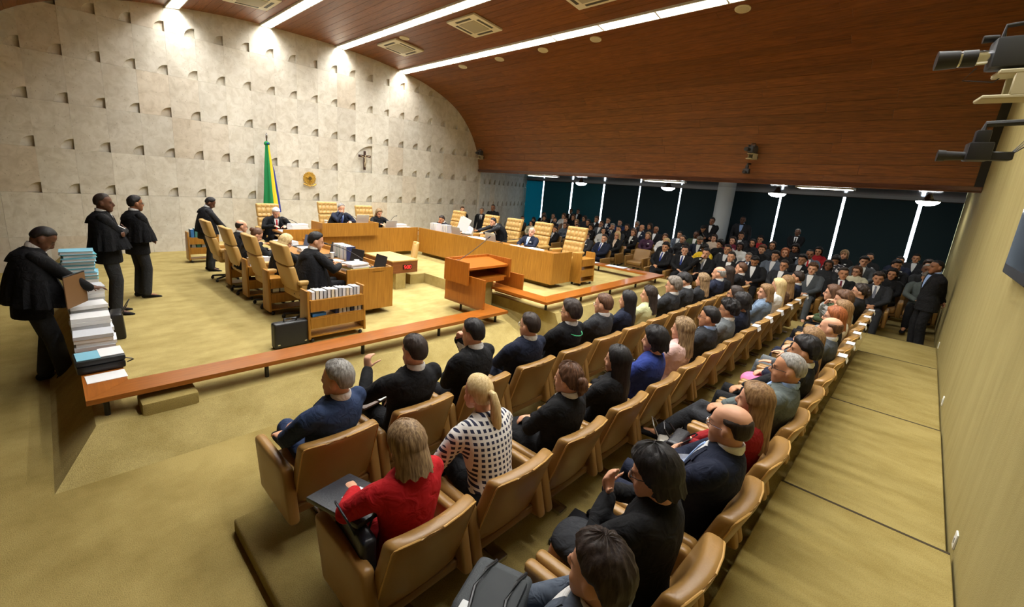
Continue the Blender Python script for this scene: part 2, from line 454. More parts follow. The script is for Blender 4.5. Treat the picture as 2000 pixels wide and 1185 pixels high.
for k in range(-3, 22):
    x0 = NX0 + PITCH * (k - 1)
    link('stone_slab', BASE, wall_back, Matrix.Translation((x0, SW, NZ0 - ROWH)))
    link('stone_slab', SKIRT, wall_back, Matrix.Translation((x0, SW, NZ0 - ROWH - 0.75)))
    for j in range(0, 5):
        if j == 1 and k in (12, 13):
            if k == 12: link('stone_slab', BIGSLAB, wall_back, Matrix.Translation((x0, SW, NZ0 + ROWH)))
            continue
        link('stone_slab', SLAB, wall_back, Matrix.Translation((x0, SW, NZ0 + ROWH * j)))
# the wall that turns towards the windows, in daylight
wa, wb = Vector((12.97, 13.5, 0)), Vector((18.45, 15.55, 0))
ang = math.atan2(wb.y - wa.y, wb.x - wa.x); wl = (wb - wa).length
wall_side = struct(MB().span((0, 0.09, -0.45), (wl, 0.3, 2.95)).build('wall_side', STONE, smooth=False))
wall_side.location = wa; wall_side.rotation_euler = (0, 0, ang)
np_ = 11; pw = wl / np_
SLAB2 = niche_slab(pw, ROWH, 0.17, 0.22, 'stone_slab_side')
BASE2 = MB().span((0.001, 0, 0), (pw - 0.001, 0.1, 0.948)).mesh('stone_slab_side_base', [STONE], smooth=False)
for k in range(np_):
    for j in (0, 1): link('stone_slab', SLAB2, wall_side, Matrix.Translation((pw * k, 0, NZ0 - 0.06 + ROWH * j)))
    for j in (0, 1): link('stone_slab', BASE2 if j else SLAB2, wall_side, Matrix.Translation((pw * k, 0, NZ0 - 0.06 - ROWH * (j + 1))))

# carpet-clad wall beside the camera, far walls
wall_right = struct(MB().span((-5.2, -0.78, -0.45), (18.7, -0.585, 6.4)).build('wall_right', CARPET_WALL, smooth=False))
PLAIN_WALL = plain('painted_wall', (150, 138, 112), 0.9)
struct(MB().span((-5.4, -0.78, -0.45), (-5.2, 13.8, 6.4)).build('wall_left', PLAIN_WALL, smooth=False))

# vaulted ceiling: backing sheet and single boards
arc = []
for i in range(-260, 261):
    d = 7.15 * math.sin(math.pi / 2 * i / 260)
    arc.append((CX + d, ceil_z(CX + d)))
smooth_arc = [arc[0]] + [((arc[i - 1][0] + arc[i][0] + arc[i + 1][0]) / 3, (arc[i - 1][1] + arc[i][1] + arc[i + 1][1]) / 3) for i in range(1, len(arc) - 1)] + [arc[-1]]
for _ in range(120):
    smooth_arc = [smooth_arc[0]] + [(smooth_arc[i][0], (smooth_arc[i - 1][1] + 2 * smooth_arc[i][1] + smooth_arc[i + 1][1]) / 4) for i in range(1, len(arc) - 1)] + [smooth_arc[-1]]
AX = np.array([p[0] for p in smooth_arc]); AZ = np.array([p[1] for p in smooth_arc])
AS = np.concatenate([[0], np.cumsum(np.hypot(np.diff(AX), np.diff(AZ)))])
def arc_at(s): return np.interp(s, AS, AX), np.interp(s, AS, AZ)
def s_of(x): return float(np.interp(x, AX, AS))
def ceil_frame(x, y, drop=0.0):
    s = s_of(x); a = arc_at(s - .05); b = arc_at(s + .05)
    t = Vector((b[0] - a[0], 0, b[1] - a[1])).normalized(); n = Vector((-t.z, 0, t.x))
    p = Vector((arc_at(s)[0], y, arc_at(s)[1])) - n * drop
    M = Matrix((t.to_4d(), (0, 1, 0, 0), n.to_4d(), (0, 0, 0, 1))).transposed()
    M[0][3], M[1][3], M[2][3] = p; M[3][0] = M[3][1] = M[3][2] = 0; M[3][3] = 1
    return M
m = MB()
rl = []
for s in np.linspace(0, AS[-1], 140):
    x, z = arc_at(s); a = arc_at(max(s - .05, 0)); b = arc_at(min(s + .05, AS[-1]))
    t = Vector((b[0] - a[0], 0, b[1] - a[1])).normalized()
    rl.append((x - t.z * .12, z + t.x * .12))
Y0, Y1 = -0.70, SW + 0.12
n = len(rl)
m.add([(x, Y0, z) for x, z in rl] + [(x, Y1, z) for x, z in rl], [(i, i + 1, n + i + 1, n + i) for i in range(n - 1)])
ceiling = struct(m.build('ceiling', W_CEILBACK))
FW = 0.30
edges = [0.0]
for sx in STRIP_X:
    edges += [s_of(sx) - FW / 2, s_of(sx) + FW / 2]
edges.append(float(AS[-1]))
random.seed(3)
for q in range(0, len(edges), 2):
    s0, s1 = edges[q], edges[q + 1]
    nb = max(1, round((s1 - s0) / 0.235))
    for i in range(nb):
        a = s0 + (s1 - s0) * i / nb; b = s0 + (s1 - s0) * (i + 1) / nb
        pa, pb = arc_at(a + .003), arc_at(b - .003)
        t = Vector((pb[0] - pa[0], 0, pb[1] - pa[1])); w = t.length; t.normalize(); nn = Vector((-t.z, 0, t.x))
        cuts = [Y0 + 0.12]
        y = Y0 + random.uniform(1.5, 4.5)
        while y < SW - 1.2:
            cuts.append(y); y += random.uniform(3.6, 4.8)
        cuts.append(SW - 0.002)
        for c0, c1 in zip(cuts, cuts[1:]):
            M = Matrix((t.to_4d(), (0, 1, 0, 0), nn.to_4d(), (0, 0, 0, 1))).transposed()
            M[3][0] = M[3][1] = M[3][2] = 0; M[3][3] = 1
            mid = Vector(((pa[0] + pb[0]) / 2, (c0 + c1) / 2, (pa[1] + pb[1]) / 2)) + nn * 0.02
            M[0][3], M[1][3], M[2][3] = mid
            bo = MB().box((0, 0, 0), (w, c1 - c0 - .003, 0.04)).build('board', W_CEIL, ceiling, smooth=False)
            bo.matrix_local = M
# dark slot between the vault and the carpet wall
sl = [arc_at(s) for s in np.linspace(s_of(2.0), AS[-1], 50)]
m = MB(); n = len(sl)
m.add([(x, -0.585, z - .02) for x, z in sl] + [(x, -0.46, z - .02) for x, z in sl], [(i, i + 1, n + i + 1, n + i) for i in range(n - 1)])
struct(m.build('trim_1', BLACK_PLASTIC))

# soffit over the far seats, header, blinds, panes, column
WX = 18.4
struct(MB().span((12.80, -0.58, 2.77), (18.6, 16.2, 2.85)).build('ceiling_soffit', W_SOFFIT, smooth=False))
struct(MB().span((12.84, -0.58, 2.74), (12.90, 13.5, 3.4)).build('trim_2', W_CEIL, smooth=False))
struct(MB().span((-5.2, -0.58, 2.77), (-1.40, 13.6, 2.85)).build('ceiling_soffit_left', W_SOFFIT, smooth=False))
struct(MB().span((WX - 0.06, -0.58, 2.68), (WX + 0.12, 15.6, 2.77)).build('trim_3', plain('header_grey', (150, 156, 166), 0.4), smooth=False))
struct(MB().span((WX - 0.02, -0.58, -0.45), (WX + 0.2, 15.6, -0.02)).build('wall_far', PLAIN_WALL, smooth=False))
gm, gnt, gb = newmat('window_glass')
gb.inputs['Base Color'].default_value = (0.9, 0.95, 1, 1); gb.inputs['Roughness'].default_value = 0.02; gb.inputs['Alpha'].default_value = 0.12
def blind_mat(name, rgb, trans):
    m_, nt, b = newmat(name)
    tr = N(nt, 'ShaderNodeBsdfTranslucent'); tr.inputs['Color'].default_value = srgb(*rgb)
    mix = N(nt, 'ShaderNodeMixShader'); mix.inputs[0].default_value = trans
    b.inputs['Base Color'].default_value = srgb(*rgb); b.inputs['Roughness'].default_value = 0.85
    nt.links.new(b.outputs[0], mix.inputs[1]); nt.links.new(tr.outputs[0], mix.inputs[2])
    nt.links.new(mix.outputs[0], nt.nodes['Material Output'].inputs['Surface'])
    return m_
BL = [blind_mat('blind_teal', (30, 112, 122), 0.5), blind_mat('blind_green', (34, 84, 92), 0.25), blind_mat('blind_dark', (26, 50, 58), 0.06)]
SLITS = [15.95, 14.39, 12.62, 10.87, 9.11, 7.35, 5.60, 3.85, 2.09, 0.29, -1.4]
GAPW = [0.0, .075, .095, .085, .055, .055, .02, .06, .075, .085, 0]
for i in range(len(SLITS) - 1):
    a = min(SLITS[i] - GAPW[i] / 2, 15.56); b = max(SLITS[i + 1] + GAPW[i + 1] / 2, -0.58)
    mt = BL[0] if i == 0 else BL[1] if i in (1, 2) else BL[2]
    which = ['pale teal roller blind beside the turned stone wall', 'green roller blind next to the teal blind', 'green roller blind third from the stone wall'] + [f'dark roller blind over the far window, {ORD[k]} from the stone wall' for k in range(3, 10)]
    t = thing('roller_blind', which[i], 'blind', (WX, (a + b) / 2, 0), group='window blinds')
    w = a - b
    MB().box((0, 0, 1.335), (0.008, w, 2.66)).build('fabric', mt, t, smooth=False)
    MB().tube([(0, -w / 2, 2.672), (0, w / 2, 2.672)], 0.022, 10).build('roller', BLACK_METAL, t)
    MB().box((0, 0, 0.02), (0.02, w, 0.03)).build('bottom_bar', BLACK_METAL, t, smooth=False)
    p0, p1 = min(SLITS[i], 15.5), max(SLITS[i + 1], -0.58)
    wf = struct(MB().box((WX + 0.12, (p0 + p1) / 2, 2.7), (0.05, p0 - p1, 0.06)).build('window_%d' % (i + 1), BLACK_METAL, smooth=False))
    MB().box((WX + 0.12, (p0 + p1) / 2, 1.33), (0.008, p0 - p1 - .002, 2.7)).build('pane', gm, wf, smooth=False)
struct(MB().lathe([(0.29, -0.3), (0.29, 2.77)], (17.75, 5.45, 0), 28).build('column', plain('column_white', (196, 202, 204), 0.6)))

# fluorescent fixtures: single modules in four lines
FIX_IN = plain('fixture_reflector', (236, 238, 242), 0.35)
TUBE = plain('fluorescent_tube', (255, 255, 250), 0.5, emit=4.0)
LM = 1.27
fm = MB()
for s in (-1, 1): fm.box((s * 0.137, 0, 0.035), (0.022, LM, 0.13))
for s in (-1, 1): fm.box((0, s * (LM / 2 - 0.008), 0.0), (0.26, 0.016, 0.05))
FRAME = fm.mesh('light_frame', [WHITE_METAL], smooth=False)
REFL = MB().box((0, 0, 0.105), (0.29, LM, 0.012)).mesh('reflector', [FIX_IN], smooth=False)
lv = MB()
for i in range(14): lv.box((0, -LM / 2 + LM * (i + .5) / 14, -0.008), (0.25, 0.003, 0.018))
lv.box((0, 0, -0.008), (0.004, LM - .03, 0.018))
LOUV = lv.mesh('louver', [WHITE_METAL], smooth=False)
TB = [MB().tube([(s * 0.062, -LM / 2 + .02, 0.028), (s * 0.062, LM / 2 - .02, 0.028)], 0.014, 10).mesh('tube', [TUBE]) for s in (-1, 1)]
SN = ['leftmost', 'second', 'third', 'rightmost']
for si, sx in enumerate(STRIP_X):
    for k in range(11):
        y = SW - LM * (k + 0.5)
        if y < 0.05: continue
        t = thing('ceiling_light', f'fluorescent ceiling light in the {SN[si]} strip, {ORD[k]} from the stone wall', 'ceiling light', group='fluorescent strip lights')
        t.matrix_world = ceil_frame(sx, y, 0.012)
        link('frame', FRAME, t); link('reflector', REFL, t); lo = link('louver', LOUV, t)
        for me in TB: link('tube', me, t)

# air conditioning cassettes and round ceiling speakers
AC_GREY = plain('ac_grille', (168, 160, 138), 0.6, bump=0.5, bscale=60)
def cassette(x, y, label):
    t = thing('air_conditioner', label, 'air conditioner', group='ceiling cassettes')
    t.matrix_world = ceil_frame(x, y, 0.03)
    MB().rbox((0, 0, 0), (0.95, 0.95, 0.05), 0.012).build('frame', plain('ac_cream', (226, 220, 198), 0.45), t)
    MB().rbox((0, 0, -0.026), (0.52, 0.52, 0.02), 0.006).build('grille', AC_GREY, t)
    for k in range(4):
        M = Matrix.Rotation(math.pi / 2 * k, 4, 'Z') @ Matrix.Translation((0, 0.36, -0.026))
        o = MB().rbox((0, 0, 0), (0.5, 0.07, 0.008), 0.002, 1).build('slot', plain('ac_slot', (70, 66, 56), 0.6), t); o.matrix_local = M
cassette(7.67, 8.52, 'square ceiling air conditioner between the two right light strips, nearer the viewer')
cassette(7.67, 11.62, 'square ceiling air conditioner between the two right light strips, nearer the stone wall')
cassette(3.75, 11.62, 'square ceiling air conditioner between the two left light strips')
cassette(7.67, 5.42, 'square ceiling air conditioner cut by the top edge of the picture')
DISC = MB().lathe([(0.02, -0.014), (0.125, -0.014), (0.135, -0.004), (0.135, 0.012), (0.02, 0.012)], n=28).mesh('speaker_rim', [plain('speaker_cream', (214, 205, 176), 0.6)])
GRIL = MB().lathe([(0.01, -0.017), (0.11, -0.016), (0.112, -0.010), (0.01, -0.010)], n=28).mesh('speaker_grille', [plain('speaker_mesh', (200, 190, 160), 0.7, bump=0.5, bscale=400)])
for k, (x, y) in enumerate([(9.43, 10.9), (9.43, 9.36), (9.43, 7.82), (9.43, 6.28), (9.43, 3.2), (7.33, 10.93)]):
    t = thing('ceiling_speaker', ['round ceiling speaker right of the lights, nearest the stone wall', 'round ceiling speaker right of the lights, second from the stone wall', 'round ceiling speaker right of the lights, third from the stone wall', 'round ceiling speaker right of the lights, fourth from the stone wall', 'round ceiling speaker near the top edge of the picture', 'round ceiling speaker beside the far air conditioner'][k], 'speaker', group='ceiling speakers')
    t.matrix_world = ceil_frame(x, y, 0.004)
    link('rim', DISC, t); link('grille', GRIL, t)

# dome lamps and recessed lights under the soffit
DOME = plain('dome_glow', (250, 252, 255), 0.5, emit=30.0); DOME.cycles.emission_sampling = 'AUTO'
for k, (px, py) in enumerate([(1135, 358), (1305, 366), (1518, 377), (1812, 394)]):
    p = on_x(px, py, 15.6)
    t = thing('dome_lamp', ['round dome lamp over the seats near the stone wall', 'round dome lamp between the pillar and the stone wall', 'round dome lamp just right of the white pillar', 'round dome lamp nearest the carpet wall'][k], 'lamp', (p.x, p.y, 2.70), group='dome lamps under the soffit')
    MB().lathe([(0.02, -0.21), (0.12, -0.195), (0.20, -0.15), (0.225, -0.105), (0.02, -0.105)], n=28).build('diffuser', DOME, t)
    MB().lathe([(0.235, -0.105), (0.235, -0.085), (0.10, -0.05), (0.05, 0.068), (0.02, 0.068)], n=28).build('reflector_dish', CHROME, t)
for k, (px, py) in enumerate([(1060, 345), (1298, 352), (1612, 365)]):
    p = on_z(px, py, 2.76)
    p = on_x(px, py, 14.4)
    t = thing('recessed_light', ['recessed louvre light in the soffit near the stone wall', 'recessed louvre light in the middle of the soffit', 'recessed louvre light in the soffit near the carpet wall'][k], 'ceiling light', (14.4, p.y, 2.76), group='soffit louvre lights')
    MB().box((0, 0, 0), (0.6, 1.2, 0.03)).build('frame', WHITE_METAL, t, smooth=False)
    MB().box((0, 0, -0.018), (0.5, 1.1, 0.01)).build('diffuser', plain('louvre_glow', (240, 238, 224), 0.5, emit=9.0), t, smooth=False)

MATS['louvre_glow'].cycles.emission_sampling = 'AUTO'
# low wooden benches that rail off the court
def bench(label, segs, legs, z, name='bench'):
    t = thing(name, label, 'bench')
    for (poly, mat) in segs:
        m = MB().rings([[(x, y, z - 0.045) for x, y in poly], [(x, y, z) for x, y in poly]])
        m.build('top', mat, t, smooth=False)
    for (x, y, z0) in legs:
        MB().lathe([(0.022, z0), (0.022, z - 0.046)], (x, y, 0), 12).build('leg', BLACK_METAL, t)
    return t
BZ = 0.205
bench('low polished wooden bench left of the lectern, piled with papers at its left end',
      [([(0.05, 4.65), (5.27, 4.61), (4.96, 4.92), (0.36, 4.95)], W_BENCH), ([(0.05, 4.652), (0.36, 4.952), (0.38, 9.4), (0.06, 9.4)], W_BENCHY), ([(5.27, 4.612), (5.27, 5.9), (4.96, 5.9), (4.96, 4.922)], W_BENCHY)],
      [(0.18, 4.74, 0), (1.51, 4.74, 0), (2.67, 4.74, 0), (3.91, 4.74, 0), (5.12, 4.75, 0), (5.1, 5.6, 0), (0.2, 6.2, 0), (0.2, 7.9, 0), (0.2, 9.2, 0)], BZ)
BZ2 = 0.42
bench('low polished wooden bench right of the lectern, in front of the curved desk end',
      [([(5.62, 4.10), (10.38, 4.20), (10.08, 4.48), (5.93, 4.38)], W_BENCH), ([(5.62, 4.103), (5.93, 4.383), (5.95, 6.3), (5.64, 6.3)], W_BENCHY), ([(10.38, 4.203), (10.38, 8.2), (10.08, 8.2), (10.08, 4.483)], W_BENCHY)],
      [(5.84, 4.27, 0.22), (6.94, 4.29, 0.22), (8.05, 4.31, 0.22), (9.2, 4.33, 0.22), (10.2, 4.33, 0.22), (10.23, 5.9, 0.22), (10.23, 7.6, 0.22), (5.8, 6.0, 0.0)], BZ2)
# ================================================================ PEOPLE: pose templates
V = lambda *a: np.array(a, float)
def unit(v):
    v = np.array(v, float); n = np.linalg.norm(v)
    return v / n if n > 1e-9 else v
def rotm(axis, deg):
    return np.array(Matrix.Rotation(math.radians(deg), 3, axis))
def ik(a, c, l1, l2, pole):
    """middle joint of a two-bone chain a-c bent towards pole; returns (b, c)"""
    d = c - a; L = np.linalg.norm(d)
    if L > (l1 + l2) * .998:
        c = a + d / L * (l1 + l2) * .998; d = c - a; L = np.linalg.norm(d)
    x = (l1 * l1 - l2 * l2 + L * L) / (2 * L); h = math.sqrt(max(l1 * l1 - x * x, 1e-6))
    u = d / L; p = np.array(pole, float); p = p - u * (p @ u); p = unit(p)
    return a + u * x + p * h, c
def remesh(mb, voxel, smooth, name):
    me = mb.mesh('tmp'); ob = bpy.data.objects.new('tmp', me); COL.objects.link(ob)
    md = ob.modifiers.new('r', 'REMESH'); md.mode = 'VOXEL'; md.voxel_size = voxel; md.use_smooth_shade = True
    if smooth:
        sm = ob.modifiers.new('s', 'SMOOTH'); sm.factor = 0.5; sm.iterations = smooth
    dg = bpy.context.evaluated_depsgraph_get()
    out = bpy.data.meshes.new_from_object(ob.evaluated_get(dg))
    out.name = name
    bpy.data.objects.remove(ob); bpy.data.meshes.remove(me)
    out.materials.clear(); out.materials.append(None)
    out.polygons.foreach_set('use_smooth', [True] * len(out.polygons))
    return out
def hand(mb, wrist, fd, pn, side, curl=35, s=1.0, spread=0.0):
    """palm, four unequal bent fingers, thumb from the side of the palm. fd finger direction, pn palm normal, side +1 right hand"""
    fd = unit(fd); pn = unit(pn - fd * (np.dot(pn, fd))); lat = np.cross(fd, pn) * side    # towards the thumb
    w = wrist
    mb.loft([w - fd * .02 * s, w + fd * .03 * s, w + fd * .065 * s, w + fd * .088 * s], [(.026 * s, .019 * s), (.036 * s, .017 * s), (.041 * s, .015 * s), (.037 * s, .012 * s)], n=10, ref=lat)
    def seg(p, d, lens, bend, r):
        pts = [p]; ax = np.cross(d, pn)
        for k, L in enumerate(lens):
            a = math.radians(bend * (1 if k else .6))
            d = unit(d * math.cos(a) + pn * math.sin(a))
            p = p + d * L * s; pts.append(p)
        mb.loft(pts, [r * s, r * .98 * s, r * .9 * s, r * .8 * s][:len(pts)], n=8, ref=lat)
    for k, (off, ln) in enumerate(((.030, .070), (.0105, .080), (-.0105, .075), (-.030, .058))):
        seg(w + fd * .082 * s + lat * off * s, unit(fd + lat * off * spread * 8), [ln * .45, ln * .32, ln * .25], curl, .0088)
    seg(w + fd * .025 * s + lat * .026 * s + pn * .006, unit(fd * .65 + lat * .75 + pn * .35), [.035, .032, .024], curl * .35, .0105)
HEADR = [(-.127, .016, .070, .048), (-.116, .034, .086, .030), (-.098, .047, .093, .012), (-.07, .058, .094, -.025), (-.04, .066, .092, -.066), (-.005, .071, .089, -.090), (.03, .075, .095, -.100), (.065, .075, .088, -.100), (.092, .066, .070, -.086), (.112, .046, .042, -.060), (.122, .022, .012, -.030)]
def head_geo(mb, O, Rh, fem):
    s = .95 if fem else 1.0
    T = lambda p: O + Rh @ (np.array(p, float) * s)
    rings = []
    for z, w, f, b in HEADR:
        if fem and z < -.03: w *= .92
        c, d = (f + b) / 2, (f - b) / 2; ring = []
        for j in range(20):
            a = 2 * math.pi * j / 20; ca, sa = math.cos(a), math.sin(a)
            e = .86
            ring.append(T((w * abs(ca) ** e * np.sign(ca), c + d * abs(sa) ** e * np.sign(sa), z)))
        rings.append(ring)
    mb.rings(rings)
    mb.loft([T((0, .086, .024)), T((0, .104, -.004)), T((0, .114, -.026)), T((0, .106, -.036))], [.008, .010, .0135, .014], n=10)
    for sx in (-1, 1):
        mb.ball(T((sx * .0105, .101, -.034)), .0085, 8, 6)
        M = Matrix(Rh.tolist()).to_4x4() @ Matrix.Rotation(sx * -.25, 4, 'Z')
        mb.ball(T((sx * .078, -.014, -.010)), (.012, .024, .034), 10, 8, M)
        mb.ball(T((sx * .032, .082, .022)), (.024, .014, .008), 10, 6, M)
        mb.ball(T((sx * .036, .070, -.045)), (.024, .018, .026), 10, 6, M)
    M = Matrix(Rh.tolist()).to_4x4()
    mb.ball(T((0, .091, -.063)), (.024, .0085, .006), 10, 6, M); mb.ball(T((0, .090, -.074)), (.021, .0085, .0065), 10, 6, M)
    mb.ball(T((0, .080, -.103)), (.022, .014, .014), 10, 6, M)
def mark_face(me, O, Rh, fem):
    """R brow, G lips, B eyes: the face's own colours, kept per vertex"""
    s = .95 if fem else 1.0
    n = len(me.vertices); co = np.empty(n * 3); me.vertices.foreach_get('co', co); co = co.reshape(-1, 3)
    q = ((co - O) @ Rh) / s
    ax = np.abs(q[:, 0]); fr = q[:, 1] > .055
    ell = lambda cx, cz, rx, rz: np.clip(1.6 - np.sqrt(((ax - cx) / rx) ** 2 + ((q[:, 2] - cz) / rz) ** 2), 0, 1)
    brow = ell(.034, .021 + .1 * 0, .020, .0055) * fr
    lip = ell(0, -.069, .020, .0085) * fr
    eye = ell(.031, .001, .0125, .0058) * fr
    col = np.stack([brow, lip, eye, np.ones(n)], 1).astype(np.float32)
    at = me.attributes.new('mark', 'FLOAT_COLOR', 'POINT'); at.data.foreach_set('color', col.ravel())
def patch(bvh, O, right, fwd, up, rows, cols=6, off=.004, thick=.004, name='patch'):
    """a thin cloth piece that lies on the surface below it. rows: (w along up, u left, u right)"""
    top = []
    for w, ul, ur in rows:
        line = []
        for j in range(cols + 1):
            u = ul + (ur - ul) * j / cols
            o = O + right * u + up * w + fwd * .5
            hit = bvh.ray_cast(Vector(o), Vector(-fwd), 1.0)
            p = np.array(hit[0]) if hit[0] is not None else O + right * u + up * w + fwd * .12
            line.append(p + fwd * off)
        top.append(line)
    m = MB(); nr, nc = len(rows), cols + 1
    vs = [p for l in top for p in l]; bs = [p - fwd * (thick + .006) for l in top for p in l]
    k = nr * nc; fs = []
    for i in range(nr - 1):
        for j in range(nc - 1):
            a = i * nc + j; fs += [(a, a + 1, a + nc + 1, a + nc), (k + a, k + a + nc, k + a + nc + 1, k + a + 1)]
    for i in range(nr - 1):
        for a, b in ((i * nc, (i + 1) * nc), (i * nc + nc - 1, (i + 1) * nc + nc - 1)): fs.append((a, b, k + b, k + a))
    for j in range(nc - 1):
        for a in (j, (nr - 1) * nc + j): fs.append((a, a + 1, k + a + 1, k + a))
    m.add(vs + bs, fs)
    me = m.mesh(name); me.materials.append(None)
    return me
TPL = {}
def human(key, hip, lean=0, roll=0, twist=0, yaw=0, pitch=0, tilt=0, L=None, R=None, feet=None, fem=False, skirt=False, cape=None, neckf=0.0, sit=True, reach=0.0, pants=True, long_coat=False):
    """feet: ((x,y,z), knee pole, toe dir) for left and right; L,R: (wrist, elbow pole, finger dir, palm normal, curl)"""
    g = .93 if fem else 1.0
    hip = V(*hip)
    Rt = rotm('Z', twist) @ rotm('X', -lean) @ rotm('Y', roll)
    rt, fw, up = Rt @ V(1, 0, 0), Rt @ V(0, 1, 0), Rt @ V(0, 0, 1)
    sh = .172 if fem else .208
    pel = .3 if not sit else .75
    u0 = rotm('Z', twist) @ rotm('X', -lean * pel) @ V(0, 0, 1)
    def tp(z):
        if z <= 0: return hip + u0 * z * g
        p = hip.copy(); k = 8
        for i in range(k):
            q = z * (i + .5) / k; t = min(1, q / .24); p = p + unit(u0 * (1 - t) + up * t) * z / k * g
        return p
    S = {s: tp(.452) + rt * s * sh * (1 if not fem else .97) for s in (-1, 1)}
    nb = tp(.515)
    nv = unit(up * .55 + V(0, 0, 1) * .45 + fw * (.12 + neckf))
    Rh = rotm('Z', yaw + twist) @ rotm('X', -pitch) @ rotm('Y', tilt)
    HC = nb + nv * .122 * g + (Rh @ V(0, .022, 0)) * g
    body, top = MB(), MB()
    tors = [(-.03, .13, .10), (0, .15, .115), (.12, .135, .10), (.25, .15, .11), (.36, .168, .11), (.43, .15, .092), (.475, .10, .075), (.505, .062, .06)]
    jack = [(-.035 if sit else -.03, .172, .137), (0.02, .188, .148), (.12, .168, .132), (.25, .185, .138), (.35, .208, .138), (.43, .205, .122), (.478, .165, .102), (.505, .105, .088), (.524, .076, .078), (.534, .071, .073)]
    if fem:
        tors = [(z, a * .93, b * .93) for z, a, b in tors]; jack = [(z, a * (.90 if 0 < z < .2 else .94), b * .93) for z, a, b in jack]
    def belly(z): return 0.0 if fem else (.014 if z < .3 else 0.0)
    body.loft([tp(z) for z, a, b in tors], [(a, b) for z, a, b in tors], n=20, ref=rt)
    top.loft([tp(z) + fw * belly(z) for z, a, b in jack], [(a, b) for z, a, b in jack], n=24, ref=rt, round_ends=False)
    if fem:
        for s in (-1, 1): top.ball(tp(.30) + rt * s * .072 + fw * .105, (.066, .052, .064), 12, 8)
    body.loft([nb - nv * .05, nb + nv * .03, nb + nv * .11, HC + Rh @ V(0, -.03, -.03)], [.066 * g, .054 * g, .053 * g, .055 * g], n=14)
    head_geo(body, HC, Rh, fem)
    W = {}
    for s, A in ((-1, L), (1, R)):
        wrist, pole, fd, pn, curl = A
        el, wr = ik(S[s], V(*wrist), .285 * g, .255 * g, pole); W[s] = (el, wr)
        mid = (S[s] + el) / 2; mf = (el + wr) / 2
        body.loft([S[s] * .85 + el * .15, mid, el, mf, wr], [.043 * g, .046 * g, .038 * g, .036 * g, (.026 * g, .022 * g)], n=12)
        ed = unit(wr - el)
        cuff = wr - ed * .012
        top.loft([S[s] - rt * s * .035 - up * .002, S[s] * .78 + el * .22, mid, el, mf, cuff], [.066 * g, .072 * g, .067 * g, .060 * g, .053 * g, .045 * g], n=14)
        hand(body, wr, unit(fd), np.array(pn, float), s, curl, g)
    # legs
    legs = MB(); knees = {}; ank = {}; dirs = {}
    for s, (an, kp, toe) in zip((-1, 1), feet):
        hj = hip + rt * s * .088 - u0 * .02
        kn, ak = ik(hj, V(*an), .43 * g, .42 * g, kp); knees[s] = kn; ank[s] = ak; dirs[s] = unit(toe)
        body.loft([hj, hj * .5 + kn * .5, kn, kn * .6 + ak * .4, ak], [.078, .066, .052, .05, .036], n=12)
        if not skirt:
            legs.loft([hj - unit(kn - hj) * .04, hj * .55 + kn * .45, kn, kn * .55 + ak * .45, ak + (kn - ak) * .03], [(.098, .092), .083, .067, .066, .060] if sit else [(.098, .098), .090, .080, .076, .072], n=14)
        td = dirs[s]
        body.loft([ak, ak + td * .05 - V(0, 0, .03), ak + td * .13 - V(0, 0, .045)], [.036, .034, .026], n=10)
    if skirt:
        a, b = (knees[-1] + knees[1]) / 2, (knees[1] - knees[-1]) / 2
        wdt = np.linalg.norm(b)
        legs.loft([hip - up * .02, hip * .6 + a * .4 + V(0, 0, .0), hip * .25 + a * .75, a * .97 + hip * .03], [(.185, .125), (.18, .10), (wdt + .085, .085), (wdt + .075, .078)], n=20, ref=rt)
    else:
        legs.loft([tp(-.07), tp(0), tp(.08)], [(.15, .115), (.165, .128), (.155, .12)], n=18, ref=rt)
    if long_coat and not sit:
        top.loft([tp(.02), tp(-.10), tp(-.19)], [(.186, .15), (.198, .158), (.204, .160)], n=24, ref=rt, round_ends=False)
    out = {'fem': fem}
    out['body'] = remesh(body, .0092, 2, 'person_body'); mark_face(out['body'], HC, Rh, fem)
    out['top'] = remesh(top, .0125, 3, 'jacket')
    out['legs'] = remesh(legs, .0155, 3, 'trousers')
    # shoes
    out['shoes'] = []
    for s in (-1, 1):
        td = dirs[s]; ak = ank[s]; up2 = unit(V(0, 0, 1) - td * td[2]); m = MB(); side = np.cross(td, up2)
        hl = ak - td * .045 - up2 * .045
        m.loft([hl, hl + td * .06 + up2 * .008, hl + td * .13 - up2 * .004, hl + td * .19 - up2 * .012, hl + td * .245 - up2 * .016], [(.034, .040), (.036, .042), (.041, .034), (.044, .027), (.034, .018)], n=14, ref=side)
        me = m.mesh('shoe'); me.materials.append(None); out['shoes'].append(me)
    # shirt, tie, lapels, badge laid on the jacket
    bvh = BVHTree.FromPolygons([v.co.copy() for v in out['top'].vertices], [tuple(p.vertices) for p in out['top'].polygons])
    O = tp(.455)
    rows = [(.032, -.052, .052), (0, -.055, .055), (-.06, -.046, .046), (-.12, -.034, .034), (-.18, -.020, .020), (-.235, -.003, .003)]
    out['shirt'] = patch(bvh, O, rt, fw, up, rows, 6, .004, name='shirt_front')
    out['tie'] = patch(bvh, O, rt, fw, up, [(.012, -.016, .016), (-.018, -.018, .018), (-.03, -.014, .014), (-.10, -.021, .021), (-.17, -.024, .024), (-.235, -.016, .016)], 4, .011, name='tie')
    out['lapel'] = [patch(bvh, O, rt, fw, up, [(.03, *sorted((s * .055, s * .085))), (-.03, *sorted((s * .054, s * .105))), (-.07, *sorted((s * .046, s * .11))), (-.075, *sorted((s * .045, s * .085))), (-.16, *sorted((s * .028, s * .06))), (-.235, *sorted((s * .003, s * .02)))], 4, .008, name='lapel') for s in (-1, 1)]
    out['badge'] = patch(bvh, O, rt, fw, up, [(-.085, -.12, -.075), (-.115, -.12, -.075)], 3, .012, name='badge')
